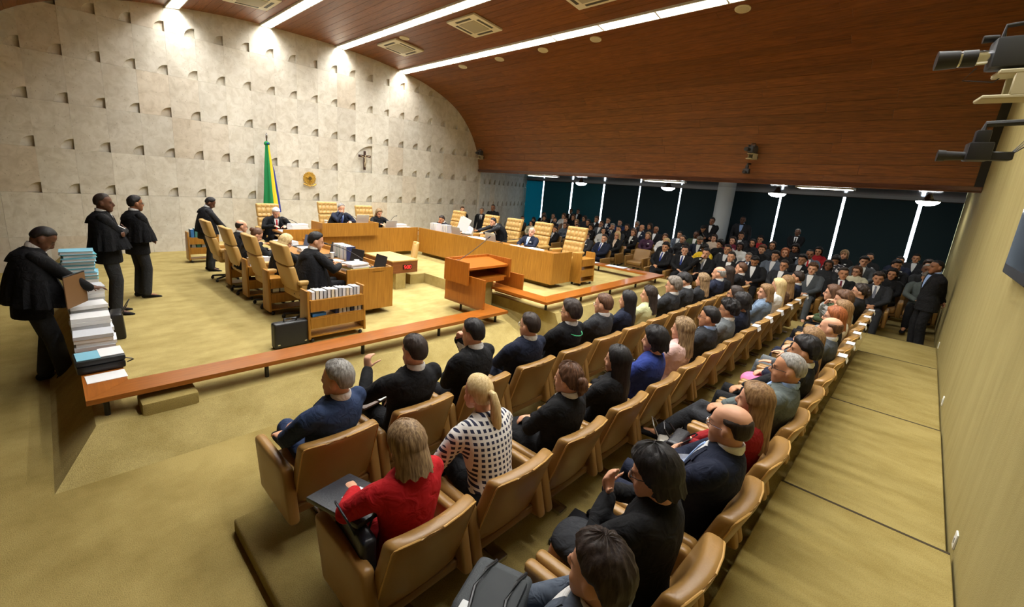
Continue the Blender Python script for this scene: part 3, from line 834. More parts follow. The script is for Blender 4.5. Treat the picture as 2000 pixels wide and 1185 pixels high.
    # collar ring round the neck
    m = MB(); fr = unit(np.cross(rt, nv)); fr = fr if fr @ fw > 0 else -fr
    rings = []
    for (r1, h) in ((.064, -.020), (.0695, .010), (.065, .034), (.058, .034), (.056, -.020)):
        rings.append([nb + nv * (h + .006 - .012 * math.sin(a)) * g + (rt * math.cos(a) + fr * math.sin(a) * 1.04) * r1 * g for a in np.linspace(0, 2 * math.pi, 21)[:-1]])
    rings.append(rings[0])
    m.rings(rings, caps=False); me = m.mesh('collar'); me.materials.append(None); out['collar'] = me
    if cape:
        out['cape'] = make_cape(cape, tp, rt, fw, g)
    Mh = Matrix(Rh.tolist()).to_4x4(); Mh = Matrix.Translation(Vector(HC)) @ Mh @ Matrix.Scale(.95 if fem else 1.0, 4)
    out['head'] = Mh; out['HC'] = HC; out['W'] = W
    TPL[key] = out
    return out
def make_cape(kind, tp, rt, fw, g):
    """robe cape: a folded cloth bell over shoulders and arms. kind: length below the shoulder, half width, half depth at the back and the front"""
    ln, hw, db, df = kind
    m = MB(); n = 60; rings = []
    levels = [(.055, .080, .078, .078), (.028, .118, .100, .088), (-.012, .212, .128, .108), (-.07, .252, .152, .125)]
    for k in range(1, 9):
        t = k / 8
        levels.append((-.07 - (ln - .07) * t, .252 + (hw - .252) * t ** .8, .152 + (db - .152) * t ** .8, .125 + (df - .125) * t ** .8))
    for i, (w, a, b, f) in enumerate(levels):
        base = tp(.455 + w)
        if w < -.2: base = base * .4 + (tp(.255) + V(0, 0, (w + .2) * g)) * .6
        ring = []
        for j in range(n):
            th = 2 * math.pi * j / n
            amp = max(0, i - 3)
            fold = 1 + amp * .010 * math.sin(th * 9 + .6 * math.sin(i * .7)) + amp * .006 * math.sin(th * 19 + i * .3)
            sd = math.sin(th); dep = f if sd > 0 else b
            gap = .62 if (sd > .97 and i > 2) else 1.0
            ring.append(base + (rt * math.cos(th) * a + fw * sd * dep * gap) * fold * g)
        rings.append(ring)
    inner = [[c + (p - c) * .968 for p in r] for r, c in zip(rings, [np.mean(r, axis=0) for r in rings])]
    m.rings(rings + inner[::-1] + [rings[0]], caps=False)
    # falling back collar of the robe
    cl = []
    for (w, rr, bk) in ((.060, .080, .080), (.040, .115, .100), (.0, .165, .142), (-.05, .175, .166), (-.085, .12, .178)):
        c = tp(.455 + w)
        cl.append([c + rt * math.cos(a) * rr * g + fw * (math.sin(a) * bk - .006) * g for a in np.linspace(math.pi * 1.02, math.pi * 1.98, 17)])
    thick = [[p - fw * .008 for p in r] for r in cl]
    vs = [p for r in cl for p in r] + [p for r in thick for p in r]; q = len(cl) * 17; fs = []
    for i in range(len(cl) - 1):
        for j in range(16):
            a = i * 17 + j; fs += [(a, a + 1, a + 18, a + 17), (q + a, q + a + 17, q + a + 18, q + a + 1)]
    for j in range(16):
        a = (len(cl) - 1) * 17 + j; fs.append((a, a + 1, q + a + 1, q + a))
    m.add(vs, fs)
    me = m.mesh('cape'); me.materials.append(None)
    return me

# ---------------------------------------------------------------- hair, in head space (face towards +y)
HC0, HRAD = V(0, -.004, .024), V(.079, .101, .103)
def hair_mesh(name, line, thick=.013, hang=None, hang_az=75, bald=None, flare=0.0, lump=.003, freq=26, extra=None, wave=0.0, nA=56, nE=26):
    """line: hairline elevation by azimuth 0 front, 60, 90, 120, 180 back; hang: z of the tips; bald: crown elevation above which there is no hair"""
    az_k = [0, 35, 60, 85, 105, 125, 180]
    rings = []
    m = MB()
    lvl = [90 - 90 * (i / (nE * .55)) for i in range(int(nE * .55))] + [-(45 if hang is None else 12) * (i + 1) / (nE * .45) for i in range(int(nE * .45))]
    lvl[0] = 88
    seedv = sum(map(ord, name)) % 100
    def point(az, e, extra_t=0.0):
        d = V(math.sin(math.radians(az)) * math.cos(math.radians(e)), math.cos(math.radians(az)) * math.cos(math.radians(e)), math.sin(math.radians(e)))
        el = np.interp(abs(az), az_k, line)
        k = np.clip((e - el) / 22 + .5, 0, 1) ** 1.1
        if bald is not None:
            bl = np.interp(abs(az), [0, 60, 120, 180], bald)
            k = min(k, np.clip((bl - e) / 22 + .5, 0, 1) ** 1.1)
        nz = noise.noise(Vector((d[0] * 5 + seedv, d[1] * 5, d[2] * 3))) * lump * 1.4 + math.sin(az * math.pi / 180 * freq + 2.5 * noise.noise(Vector(d * 2.5))) * lump * .45
        t = (thick * (1 + .35 * max(0, d[2])) + nz) * k - .012 * (1 - k)
        rad = HRAD + t + extra_t
        if e < 0: rad = rad * V(1, 1, 1)
        return HC0 + d * rad, k
    for e in lvl:
        rings.append([point(-180 + 360 * j / nA, e)[0] for j in range(nA)])
    if hang is not None:
        z0 = rings[-1][0][2]
        nh = 9
        base = rings[-1]
        for i in range(1, nh + 1):
            t = i / nh; ring = []
            for j in range(nA):
                az = -180 + 360 * j / nA
                p, k = point(az, lvl[-1])
                ha = hang_az + 14 * math.sin(t * 3)
                kk = np.clip((abs(az) - ha) / 10 + .5, 0, 1)
                z = z0 + (hang - z0) * t + (.012 * math.sin(az * .21 + seedv)) * t
                w = 1 + flare * t + lump * 8 * math.sin(math.radians(az) * freq * .6 + t * 3) * t * .6
                wob = wave * math.sin(t * 11 + az * .05)
                q = V(p[0] * w + wob * np.sign(p[0]), p[1] * (1 + .25 * flare * t) - .012 * t + wob * .5, z)
                ins = V(p[0] * .35, -.03 + p[1] * .2, z + .01)
                ring.append(q * kk + ins * (1 - kk))
            rings.append(ring)
        rings.append([V(0, -.06, rings[-1][0][2] + .015) + (p - V(0, -.06, p[2])) * .55 for p in rings[-1]])
    m.rings(rings)
    if extra: extra(m)
    me = m.mesh(name); me.materials.append(None)
    return me
SHORT = [36, 34, 24, 8, 4, -34, -44]
HAIR = {}
def pony(m):
    m.loft([(0, -.09, .05), (0, -.135, .045), (0, -.165, -.02), (.004, -.175, -.12), (.01, -.172, -.24), (.014, -.165, -.36), (.014, -.155, -.43)], [.022, .026, .034, .038, .036, .028, .010], n=14)
def bun(m):
    m.ball((0, -.115, .0), (.058, .045, .06), 14, 9); m.ball((.03, -.12, -.03), (.035, .03, .04), 12, 8); m.ball((-.025, -.115, .035), (.035, .03, .035), 12, 8); m.loft([(.01, -.11, -.03), (.015, -.105, -.075), (.02, -.09, -.10)], [.03, .024, .01], n=10)
def knot(m):
    m.ball((0, -.12, .045), (.045, .04, .045), 14, 9)
def fringe(m):
    m.loft([(-.06, .06, .062), (-.03, .092, .052), (.01, .1, .05), (.045, .084, .054), (.065, .055, .05)], [.016, .017, .018, .017, .012], n=10)
def make_hair():
    HAIR['short'] = hair_mesh('hair_short', SHORT, .013, lump=.003)
    HAIR['crop'] = hair_mesh('hair_crop', [42, 38, 28, 10, 6, -28, -36], .006, lump=.001)
    HAIR['full'] = hair_mesh('hair_full', [30, 30, 22, 4, 0, -36, -46], .022, lump=.006, freq=17)
    HAIR['curly'] = hair_mesh('hair_curly', [30, 28, 20, -4, -8, -36, -45], .026, lump=.012, freq=31)
    HAIR['receding'] = hair_mesh('hair_receding', [58, 48, 26, 8, 4, -34, -44], .012, lump=.003)
    HAIR['bald'] = hair_mesh('hair_fringe', [80, 70, 40, 6, 2, -34, -44], .007, bald=[10, 25, 30, 34], lump=.0015)
    HAIR['long'] = hair_mesh('hair_long', [38, 34, 16, -30, -50, -50, -50], .020, hang=-.33, lump=.003, flare=.10)
    HAIR['longer'] = hair_mesh('hair_longer', [38, 34, 16, -30, -50, -50, -50], .020, hang=-.42, lump=.003, flare=.06)
    HAIR['wavy'] = hair_mesh('hair_wavy', [38, 34, 16, -30, -50, -50, -50], .022, hang=-.27, lump=.006, flare=.28, wave=.006)
    HAIR['bob'] = hair_mesh('hair_bob', [34, 30, 12, -30, -50, -50, -50], .022, hang=-.135, lump=.003, flare=.12, hang_az=68)
    HAIR['blackbob'] = hair_mesh('hair_black_bob', [28, 26, 10, -30, -50, -50, -50], .030, hang=-.065, lump=.005, flare=-.08, hang_az=72)
    HAIR['pony'] = hair_mesh('hair_ponytail', [40, 36, 22, -4, -12, -40, -48], .012, lump=.001, extra=pony)
    HAIR['updo'] = hair_mesh('hair_updo', [38, 34, 20, -6, -12, -40, -48], .017, lump=.006, extra=bun)
    HAIR['knot'] = hair_mesh('hair_knot', [40, 36, 22, -4, -12, -40, -46], .010, lump=.002, extra=knot)
    HAIR['fringe'] = hair_mesh('hair_long_fringe', [34, 30, 14, -30, -50, -50, -50], .020, hang=-.25, lump=.003, flare=.12, extra=fringe)
# glasses in head space
def make_glasses():
    m = MB()
    for s in (-1, 1):
        m.tube([(s * .033 + .021 * math.cos(a), .104 - .004 * abs(math.cos(a)), .0 + .016 * math.sin(a)) for a in np.linspace(0, 2 * math.pi, 15)], .0022, 6)
        m.tube([(s * .054, .100, .003), (s * .076, .06, .005), (s * .079, -.01, .002), (s * .077, -.03, -.008)], .0020, 6)
    m.tube([(-.012, .106, .004), (0, .109, .007), (.012, .106, .004)], .0020, 6)
    me = m.mesh('glasses'); me.materials.append(None)
    return me
# skin, hair and cloth materials
def skin(name, rgb, brow):
    if name in MATS: return MATS[name]
    m, nt, b = newmat(name)
    at = N(nt, 'ShaderNodeAttribute', attribute_name='mark')
    sp = N(nt, 'ShaderNodeSeparateColor'); nt.links.new(at.outputs['Color'], sp.inputs[0])
    prev = None
    for ch, c in (('Green', tuple(max(0, x) for x in (rgb[0] * .86, rgb[1] * .62, rgb[2] * .62))), ('Red', brow), ('Blue', (38, 28, 24))):
        mx = N(nt, 'ShaderNodeMix', data_type='RGBA')
        if prev is None: mx.inputs['A'].default_value = srgb(*rgb)
        else: nt.links.new(prev, mx.inputs['A'])
        mx.inputs['B'].default_value = srgb(*c)
        nt.links.new(sp.outputs[ch], mx.inputs['Factor']); prev = mx.outputs['Result']
    nt.links.new(prev, b.inputs['Base Color'])
    b.inputs['Roughness'].default_value = 0.5
    b.inputs['Specular IOR Level'].default_value = 0.35
    MATS[name] = m
    return m
def hairmat(name, rgb, rgb2=None):
    if name in MATS: return MATS[name]
    m, nt, b = newmat(name)
    tc = N(nt, 'ShaderNodeTexCoord'); mp = N(nt, 'ShaderNodeMapping'); mp.inputs['Scale'].default_value = (60, 60, 7)
    nt.links.new(tc.outputs['Object'], mp.inputs['Vector'])
    nz = N(nt, 'ShaderNodeTexNoise'); nz.inputs['Scale'].default_value = 1.6; nz.inputs['Detail'].default_value = 3
    nt.links.new(mp.outputs[0], nz.inputs['Vector'])
    rp = N(nt, 'ShaderNodeValToRGB')
    r2 = rgb2 or tuple(min(255, c * 1.35 + 8) for c in rgb)
    rp.color_ramp.elements[0].position = .35; rp.color_ramp.elements[0].color = srgb(*rgb)
    rp.color_ramp.elements[1].position = .68; rp.color_ramp.elements[1].color = srgb(*r2)
    nt.links.new(nz.outputs['Fac'], rp.inputs['Fac']); nt.links.new(rp.outputs['Color'], b.inputs['Base Color'])
    bp = N(nt, 'ShaderNodeBump'); bp.inputs['Strength'].default_value = .5; bp.inputs['Distance'].default_value = .004
    nt.links.new(nz.outputs['Fac'], bp.inputs['Height']); nt.links.new(bp.outputs['Normal'], b.inputs['Normal'])
    b.inputs['Roughness'].default_value = .55; b.inputs['Specular IOR Level'].default_value = .3
    MATS[name] = m
    return m
SKINS = {'light': ((214, 160, 128), (92, 62, 42)), 'tan': ((192, 138, 102), (50, 36, 28)), 'brown': ((140, 94, 66), (30, 22, 18)), 'dark': ((98, 64, 46), (22, 16, 14)), 'pink': ((222, 168, 142), (170, 160, 150))}
HAIRS = {'black': (20, 17, 17), 'dark': (38, 29, 24), 'brown': (72, 48, 32), 'lightbrown': (112, 82, 52), 'blond': (196, 166, 112), 'highlight': (104, 80, 56), 'grey': (120, 116, 110), 'white': (196, 192, 186), 'red': (120, 66, 34), 'greybrown': (86, 76, 66)}
HAIR2 = {'highlight': (170, 142, 104), 'blond': (224, 200, 150), 'grey': (176, 172, 166), 'greybrown': (136, 126, 114), 'lightbrown': (158, 124, 84)}
CLOTH = {'black': (24, 24, 26), 'charcoal': (44, 45, 48), 'navy': (28, 33, 50), 'blue': (36, 52, 92), 'bluesuit': (44, 58, 88), 'grey': (98, 102, 104), 'midgrey': (72, 76, 80), 'lightgrey': (140, 144, 138), 'bluegrey': (112, 130, 152), 'red': (176, 26, 32), 'darkred': (140, 30, 34), 'white': (226, 226, 224), 'cream': (218, 210, 180), 'lime': (206, 208, 160), 'pink': (222, 186, 178), 'hotpink': (226, 120, 160), 'royal': (44, 60, 128), 'purple': (70, 44, 66), 'green': (60, 72, 48), 'yellow': (224, 188, 44), 'burgundy': (92, 26, 44), 'skyblue': (150, 176, 220), 'tieblue': (44, 58, 120), 'tiered': (178, 44, 50), 'tiegrey': (120, 124, 136), 'slate': (84, 92, 104), 'greengrey': (92, 100, 98), 'lilac': (204, 190, 220), 'redhood': (150, 28, 34), 'beige': (206, 184, 164), 'brownc': (96, 72, 54), 'robe': (17, 17, 20), 'shoe': (20, 18, 18)}
def cloth(k):
    if k == 'dots': return dots()
    if k == 'bwprint': return bwprint()
    dark = sum(CLOTH[k]) < 200
    return plain('cloth_' + k, CLOTH[k], .85, spec=.2, bump=.7, bscale=13, vary=.10, vscale=9, bdist=.02, bdistort=1.2)
def dots():
    if 'dots' in MATS: return MATS['dots']
    m, nt, b = newmat('dots')
    tc = N(nt, 'ShaderNodeTexCoord'); mp = N(nt, 'ShaderNodeMapping'); mp.inputs['Scale'].default_value = (30, 30, 30)
    nt.links.new(tc.outputs['Object'], mp.inputs['Vector'])
    sx = N(nt, 'ShaderNodeSeparateXYZ'); nt.links.new(mp.outputs[0], sx.inputs[0])
    def fr(sock):
        f = N(nt, 'ShaderNodeMath', operation='FRACT'); nt.links.new(sock, f.inputs[0])
        s = N(nt, 'ShaderNodeMath', operation='SUBTRACT'); nt.links.new(f.outputs[0], s.inputs[0]); s.inputs[1].default_value = .5
        a = N(nt, 'ShaderNodeMath', operation='ABSOLUTE'); nt.links.new(s.outputs[0], a.inputs[0]); return a
    a, c = fr(sx.outputs['X']), fr(sx.outputs['Z'])
    mxn = N(nt, 'ShaderNodeMath', operation='MAXIMUM'); nt.links.new(a.outputs[0], mxn.inputs[0]); nt.links.new(c.outputs[0], mxn.inputs[1])
    lt = N(nt, 'ShaderNodeMath', operation='LESS_THAN'); nt.links.new(mxn.outputs[0], lt.inputs[0]); lt.inputs[1].default_value = .27
    mx = N(nt, 'ShaderNodeMix', data_type='RGBA'); mx.inputs['A'].default_value = srgb(226, 222, 216); mx.inputs['B'].default_value = srgb(30, 34, 62)
    nt.links.new(lt.outputs[0], mx.inputs['Factor']); nt.links.new(mx.outputs['Result'], b.inputs['Base Color'])
    b.inputs['Roughness'].default_value = .8
    MATS['dots'] = m
    return m
def bwprint():
    if 'bwprint' in MATS: return MATS['bwprint']
    m, nt, b = newmat('bwprint')
    nz = N(nt, 'ShaderNodeTexNoise'); nz.inputs['Scale'].default_value = 18
    tc = N(nt, 'ShaderNodeTexCoord'); nt.links.new(tc.outputs['Object'], nz.inputs['Vector'])
    rp = N(nt, 'ShaderNodeValToRGB'); rp.color_ramp.interpolation = 'CONSTANT'; rp.color_ramp.elements[0].color = srgb(30, 28, 40); rp.color_ramp.elements[1].position = .5; rp.color_ramp.elements[1].color = srgb(228, 222, 224)
    nt.links.new(nz.outputs['Fac'], rp.inputs['Fac']); nt.links.new(rp.outputs['Color'], b.inputs['Base Color'])
    MATS['bwprint'] = m
    return m
def setmat(o, m):
    o.material_slots[0].link = 'OBJECT'; o.material_slots[0].material = m
GLASSES = None
def person(tpl, loc, rz=0.0, label='', hair='short', hc='dark', sk='tan', top='black', legs='black', shirt='white', tie=None, glasses=False, badge=False, collar=True, s=1.0, cape=None, shoes='shoe', group=None, lapel=True, detail=True, frame='black'):
    T = TPL[tpl]
    r = thing('person', label, 'person', loc, rz, group)
    r.scale = (s, s, s)
    bd = link('body', T['body'], r); setmat(bd, skin('skin_' + sk, *SKINS[sk]))
    if hair:
        h = link('hair', HAIR[hair], r, T['head']); setmat(h, hairmat('hair_' + hc, HAIRS[hc], HAIR2.get(hc)))
    o = link('jacket' if lapel else 'blouse', T['top'], r); setmat(o, cloth(top))
    o = link('trousers' if not tpl.endswith('_sk') else 'skirt', T['legs'], r); setmat(o, cloth(legs))
    for me in T['shoes']:
        o = link('shoe', me, r); setmat(o, cloth(shoes))
    if shirt:
        o = link('shirt_front', T['shirt'], r); setmat(o, cloth(shirt))
        if collar: o = link('collar', T['collar'], r); setmat(o, cloth(shirt))
    if tie: o = link('tie', T['tie'], r); setmat(o, cloth(tie))
    if lapel and shirt and detail:
        for me in T['lapel']: o = link('lapel', me, r); setmat(o, cloth(top))
    if badge: o = link('badge', T['badge'], r); setmat(o, cloth('white'))
    if cape and 'cape' in T: o = link('robe_cape', T['cape'], r); setmat(o, cloth(cape))
    if glasses:
        o = link('glasses', GLASSES, r, T['head']); setmat(o, CHROME if frame == 'wire' else BLACK_PLASTIC)
    return r
# ---------------------------------------------------------------- the poses
def make_poses():
    HS = (0, -.055, .465)
    FEET = (((-.12, .40, .085), (-.05, .3, 1), (-.12, 1, -.12)), ((.12, .42, .085), (.05, .3, 1), (.12, 1, -.12)))
    FEETF = (((-.055, .40, .085), (0, .3, 1), (-.05, 1, -.15)), ((.055, .42, .085), (0, .3, 1), (.05, 1, -.15)))
    CROSS = (((-.06, .40, .085), (0, .3, 1), (-.05, 1, -.12)), ((-.16, .60, .26), (.25, .3, 1), (-.25, .9, .15)))
    CROSSL = (((.16, .60, .26), (-.25, .3, 1), (.25, .9, .15)), ((.06, .40, .085), (0, .3, 1), (.05, 1, -.12)))
    lap = lambda s, y=.20, x=.05, z=.60: ((s * x, y, z), (s * 1, -.35, -.25), (-s * .75, .75, -.15), (0, .1, -1), 35)
    arm = lambda s: ((s * .27, .20, .615), (s * .8, -.6, -.1), (0, 1, -.08), (0, 0, -1), 18)
    thigh = lambda s: ((s * .13, .22, .585), (s * 1, -.4, -.1), (-s * .2, 1, -.12), (0, 0, -1), 20)
    human('sit_lap', HS, -15, L=lap(-1), R=lap(1, .22), feet=FEET)
    human('sit_lap_left', HS, -14, yaw=28, L=lap(-1), R=lap(1, .22), feet=FEET)
    human('sit_arm', HS, -17, yaw=-6, L=arm(-1), R=arm(1), feet=FEET)
    human('sit_cross', HS, -16, yaw=6, L=lap(-1, .18, .04, .62), R=lap(1, .2, .04, .63), feet=CROSS)
    human('sit_crossl', HS, -16, yaw=14, L=thigh(-1), R=lap(1, .2, .02, .63), feet=CROSSL)
    human('sit_chin', HS, -6, yaw=4, pitch=6, neckf=.1, L=lap(-1, .15, -.02, .62), R=((.02, .135, .985), (.5, .5, -.8), (-.15, -.35, .8), (-.2, -1, .1), 70), feet=FEET)
    human('sit_read', HS, -8, pitch=32, neckf=.25, L=lap(-1, .24, .07, .64), R=lap(1, .26, .07, .64), feet=FEET)
    human('sit_fold', HS, -14, yaw=-10, L=((.08, .14, .72), (-1, .1, -.5), (1, .1, .05), (0, -1, 0), 25), R=((-.08, .16, .745), (1, .1, -.5), (-1, .1, .05), (0, -1, 0), 25), feet=FEET)
    human('sit_raise', HS, -12, yaw=2, pitch=8, L=((-.17, .24, .86), (-.7, -.2, -.9), (.1, .25, .9), (.9, .3, 0), 68), R=lap(1, .2), feet=FEET)
    F = dict(fem=True)
    human('f_lap', HS, -12, L=lap(-1, .19, .04, .59), R=lap(1, .2, .04, .59), feet=FEETF, **F)
    human('f_lap_left', HS, -10, yaw=26, L=lap(-1, .19, .04, .59), R=lap(1, .2, .04, .59), feet=FEETF, **F)
    human('f_right', HS, -12, yaw=-24, pitch=2, L=lap(-1, .19, .04, .59), R=lap(1, .2, .04, .59), feet=FEETF, **F)
    human('f_lap_sk', HS, -10, yaw=4, L=lap(-1, .19, .04, .60), R=lap(1, .2, .04, .60), feet=FEETF, skirt=True, **F)
    human('f_folder', HS, -4, yaw=6, pitch=14, neckf=.1, L=((-.12, .26, .66), (-1, -.3, -.2), (.2, 1, -.05), (0, 0, -1), 12), R=lap(1, .22, .06, .63), feet=FEETF, **F)
    human('f_read', HS, -4, pitch=30, neckf=.2, L=lap(-1, .24, .07, .63), R=lap(1, .25, .07, .63), feet=FEETF, **F)
    human('f_fwd', HS, 16, yaw=4, neckf=.1, L=lap(-1, .26, .07, .62), R=lap(1, .28, .07, .62), feet=FEETF, **F)
    # at the desks (desk edge about y=.28, top at .72)
    HD = (0, -.05, .50)
    FD = (((-.12, .36, .085), (-.05, .3, 1), (-.1, 1, -.1)), ((.12, .36, .085), (.05, .3, 1), (.1, 1, -.1)))
    dk = lambda s, y=.34, x=.12, z=.80: ((s * x, y, z), (s * 1, -.5, -.3), (-s * .35, 1, -.05), (0, 0, -1), 20)
    RB = (.50, .36, .24, .26)
    human('desk_read', HD, 12, pitch=34, neckf=.2, L=dk(-1), R=dk(1), feet=FD, cape=RB)
    human('desk_up', HD, 4, yaw=0, pitch=6, L=dk(-1), R=dk(1), feet=FD, cape=RB)
    human('desk_side', HD, 6, yaw=-12, pitch=12, L=dk(-1), R=dk(1, .30, .2), feet=FD, cape=(.56, .42, .26, .28))
    human('desk_chin', HD, 10, pitch=16, neckf=.2, L=dk(-1), R=((.03, .21, 1.0), (.6, .5, -.9), (-.1, -.2, .9), (-.2, -1, .1), 75), feet=FD, cape=RB)
    human('desk_f', HD, 6, pitch=24, neckf=.12, L=dk(-1), R=dk(1), feet=FD, fem=True, cape=(.46, .33, .2, .22))
    human('desk_back', HD, -10, yaw=20, L=dk(-1, .26, .1, .78), R=dk(1, .3, .06, .78), feet=FD)
    # standing
    ST = (((-.10, .0, .085), (-.05, 1, 0), (-.25, 1, -.12)), ((.10, .02, .085), (.05, 1, 0), (.25, 1, -.12)))
    HT = (0, 0, .948)
    human('stand_front', HT, 0, sit=False, yaw=0, L=((.03, .20, .98), (-1, -.2, -.6), (.9, .2, -.2), (0, -1, 0), 30), R=((-.02, .21, .99), (1, -.2, -.6), (-.9, .2, -.2), (0, -1, 0), 30), feet=ST, cape=(.42, .31, .21, .25), long_coat=True)
    human('stand_fold', HT, -2, sit=False, yaw=-8, L=((.10, .19, 1.17), (-1, .2, -.7), (1, .1, .05), (0, -1, 0), 25), R=((-.10, .22, 1.19), (1, .2, -.7), (-1, .1, .05), (0, -1, 0), 25), feet=ST, cape=(.44, .34, .20, .30), long_coat=True)
    human('stand_back', HT, 0, sit=False, yaw=6, L=((.02, -.19, .93), (-1, -.6, -.2), (.6, .0, -.8), (0, 1, 0), 40), R=((-.02, -.21, .95), (1, -.6, -.2), (-.6, .0, -.8), (0, 1, 0), 40), feet=ST, long_coat=True)
    human('stand_side', HT, 1, sit=False, L=((-.27, .04, .88), (-.3, -1, 0), (0, .1, -1), (1, 0, 0), 30), R=((.27, .04, .88), (.3, -1, 0), (0, .1, -1), (-1, 0, 0), 30), feet=ST, long_coat=True)
    human('stand_bent', (0, -.04, .94), 9, sit=False, pitch=40, neckf=.35, L=((-.10, .42, .95), (-1, -.4, -.4), (.4, .9, -.1), (0, 0, -1), 25), R=((.14, .44, .98), (1, -.4, -.4), (-.2, 1, -.05), (0, 0, -1), 30), feet=(((-.09, -.02, .085), (-.05, 1, 0), (-.1, 1, -.12)), ((.10, .12, .085), (.05, 1, 0), (.1, 1, -.12))), cape=(.50, .34, .24, .30), long_coat=True)
    human('stand_read', (0, -.03, .942), 8, sit=False, pitch=34, neckf=.2, yaw=-10, L=((-.08, .34, .98), (-1, -.3, -.5), (.5, .9, -.1), (0, 0, -1), 25), R=((.10, .36, .98), (1, -.3, -.5), (-.4, .9, -.1), (0, 0, -1), 25), feet=ST, cape=(.50, .31, .22, .26), long_coat=True)
    human('stand_reach', (0, -.12, .86), 42, sit=False, pitch=4, neckf=.1, twist=12, L=((-.10, .62, .98), (-1, -.2, -.5), (.0, 1, 0), (.6, 0, -.7), 30), R=((.16, .70, 1.04), (1, -.2, -.5), (-.1, 1, .1), (-.6, 0, -.7), 30), feet=ST, cape=(.42, .34, .22, .24), long_coat=True)
    human('stand_stoop', (0, -.15, .88), 58, sit=False, pitch=40, neckf=.1, L=((-.15, .50, .70), (-1, -.2, -.2), (0, .5, -.8), (0, 0, -1), 25), R=((.15, .5, .7), (1, -.2, -.2), (0, .5, -.8), (0, 0, -1), 25), feet=ST, long_coat=True)
make_hair(); GLASSES = make_glasses(); make_poses()
# ================================================================ FURNITURE
# audience armchair: local +y is where the sitter looks, origin on the floor under the seat
def make_audience_chair():
    t = thing('audience_chair', 'tan leather audience armchair', 'chair', group='tan audience armchairs')
    MB().rbox((0, .045, .365), (.50, .52, .13), .04, 3, cuts=3).build('seat', LEATHER, t)
    def bend(p):
        z = p.z / .56
        return Vector((p.x * (1 - .03 * max(0, z)), p.y + .045 * (p.x / .27) ** 2 * (.4 + .6 * (z + .5)) - .20 * (z + .5), p.z + .012 * (1 - (p.x / .27) ** 2) * max(0, z / .5) ** 2))
    MB().rbox((0, -.135, .50), (.545, .095, .56), .034, 3, cuts=6, fn=bend).build('backrest', LEATHER, t, angle=75)
    pm = MB()
    ring = []
    for x, z in [(-.2635, -.25), (-.2635, -.1), (-.2635, .05), (-.2635, .20), (-.2635, .245), (-.255, .264), (-.235, .271), (-.13, .271), (0, .271), (.13, .271), (.235, .271), (.255, .264), (.2635, .245), (.2635, .20), (.2635, .05), (.2635, -.1), (.2635, -.25)]:
        p = bend(Vector((x, -.0395, z))) + Vector((0, -.135, .50)); ring.append(p)
    pm.tube(ring, .0055, 6); pm.build('piping', plain('leather_piping', (196, 152, 84), .4), t)
    for s in (-1, 1):
        MB().rbox((0, 0, 0), (.075, .54, .36), .030, 3, cuts=4, fn=lambda p: Vector((p.x, p.y + .10 * (p.z + .18) / .36 - .04, p.z - .02 * (p.y + .27)))).build('arm', LEATHER, t).location = (s * .298, .02, .405)
    MB().rbox((0, .03, .275), (.53, .50, .06), .02, 2).build('underframe', plain('leather_shell', (120, 84, 38), .5), t)
    MB().lathe([(.035, .03), (.028, .06), (.028, .25)], n=14).build('pedestal', CHROME, t)
    MB().rbox((0, 0, .018), (.10, .42, .036), .012, 2).build('base', CHROME, t)
    return t
ACHAIR = make_audience_chair()
ACHAIR_USED = [False]
def audience_chair(loc, rz, label, s=1.0):
    if not ACHAIR_USED[0]:
        ACHAIR_USED[0] = True; r = ACHAIR; r.location = loc; r.rotation_euler = (0, 0, rz); r['label'] = label
    else:
        r = dup(ACHAIR, loc, rz, label)
    r.scale = (s, s if s == 1 else 1, 1)
    return r
# tall leather court chair on a five-star base
def make_court_chair(tufted):
    t = thing('court_chair', 'tall leather court chair', 'chair', group='tall court chairs')
    mt = LEATHER_COURT
    MB().rbox((0, .05, .46), (.52, .52, .13), .04, 3).build('seat', mt, t)
    def lean(z0):
        return lambda p: Vector((p.x, p.y - .26 * (p.z + z0 - .52) + .02 * (p.x / .25) ** 2, p.z))
    def cushion(zc, h, name, w):
        c = MB()
        if tufted:
            def fn(p):
                y = p.y
                if p.y > 0: y += .024 * (abs(math.sin((p.x / .104 + .5) * math.pi)) * abs(math.sin((p.z / .13 + .5) * math.pi))) ** .6 - .008
                return lean(zc)(Vector((p.x, y, p.z)))
            c.rbox((0, -.20, zc), (w, .10, h), .03, 2, cuts=22, fn=fn)
        else:
            c.rbox((0, -.20, zc), (w, .10, h), .03, 3, cuts=3, fn=lean(zc))
        o = c.build(name, mt, t)
        if tufted:
            for r_ in range(2):
                for q in range(4):
                    p = lean(zc)(Vector(((q - 1.5) * .104, .053, (r_ - .5) * .13)))
                    MB().ball((p.x, p.y - .20, p.z + zc), (.011, .006, .011), 8, 5).build('button', mt, o)
        return o
    cushion(.70, .37, 'lower_back', .53)
    cushion(1.045, .31, 'upper_back', .53)
    for s in (-1, 1):
        m = MB()
        m.rbox((s * .305, .01, .645), (.085, .44, .07), .03, 3)
        m.rbox((s * .305, -.02, .545), (.05, .30, .16), .02, 2)
        m.build('arm', mt, t)
    MB().lathe([(.03, .10), (.03, .40)], n=12).build('column', BLACK_METAL, t)
    for k in range(5):
        a = 2 * math.pi * k / 5 + .3
        o = MB().loft([(0, 0, .10), (.30 * math.cos(a), .30 * math.sin(a), .07)], [(.028, .022), (.020, .016)], n=8).build('base_leg', BLACK_METAL, t)
        MB().ball((.31 * math.cos(a), .31 * math.sin(a), .032), (.03, .03, .032), 10, 7).build('caster', BLACK_PLASTIC, o)
    return t
CCH = {False: make_court_chair(False), True: make_court_chair(True)}
CCU = {False: False, True: False}
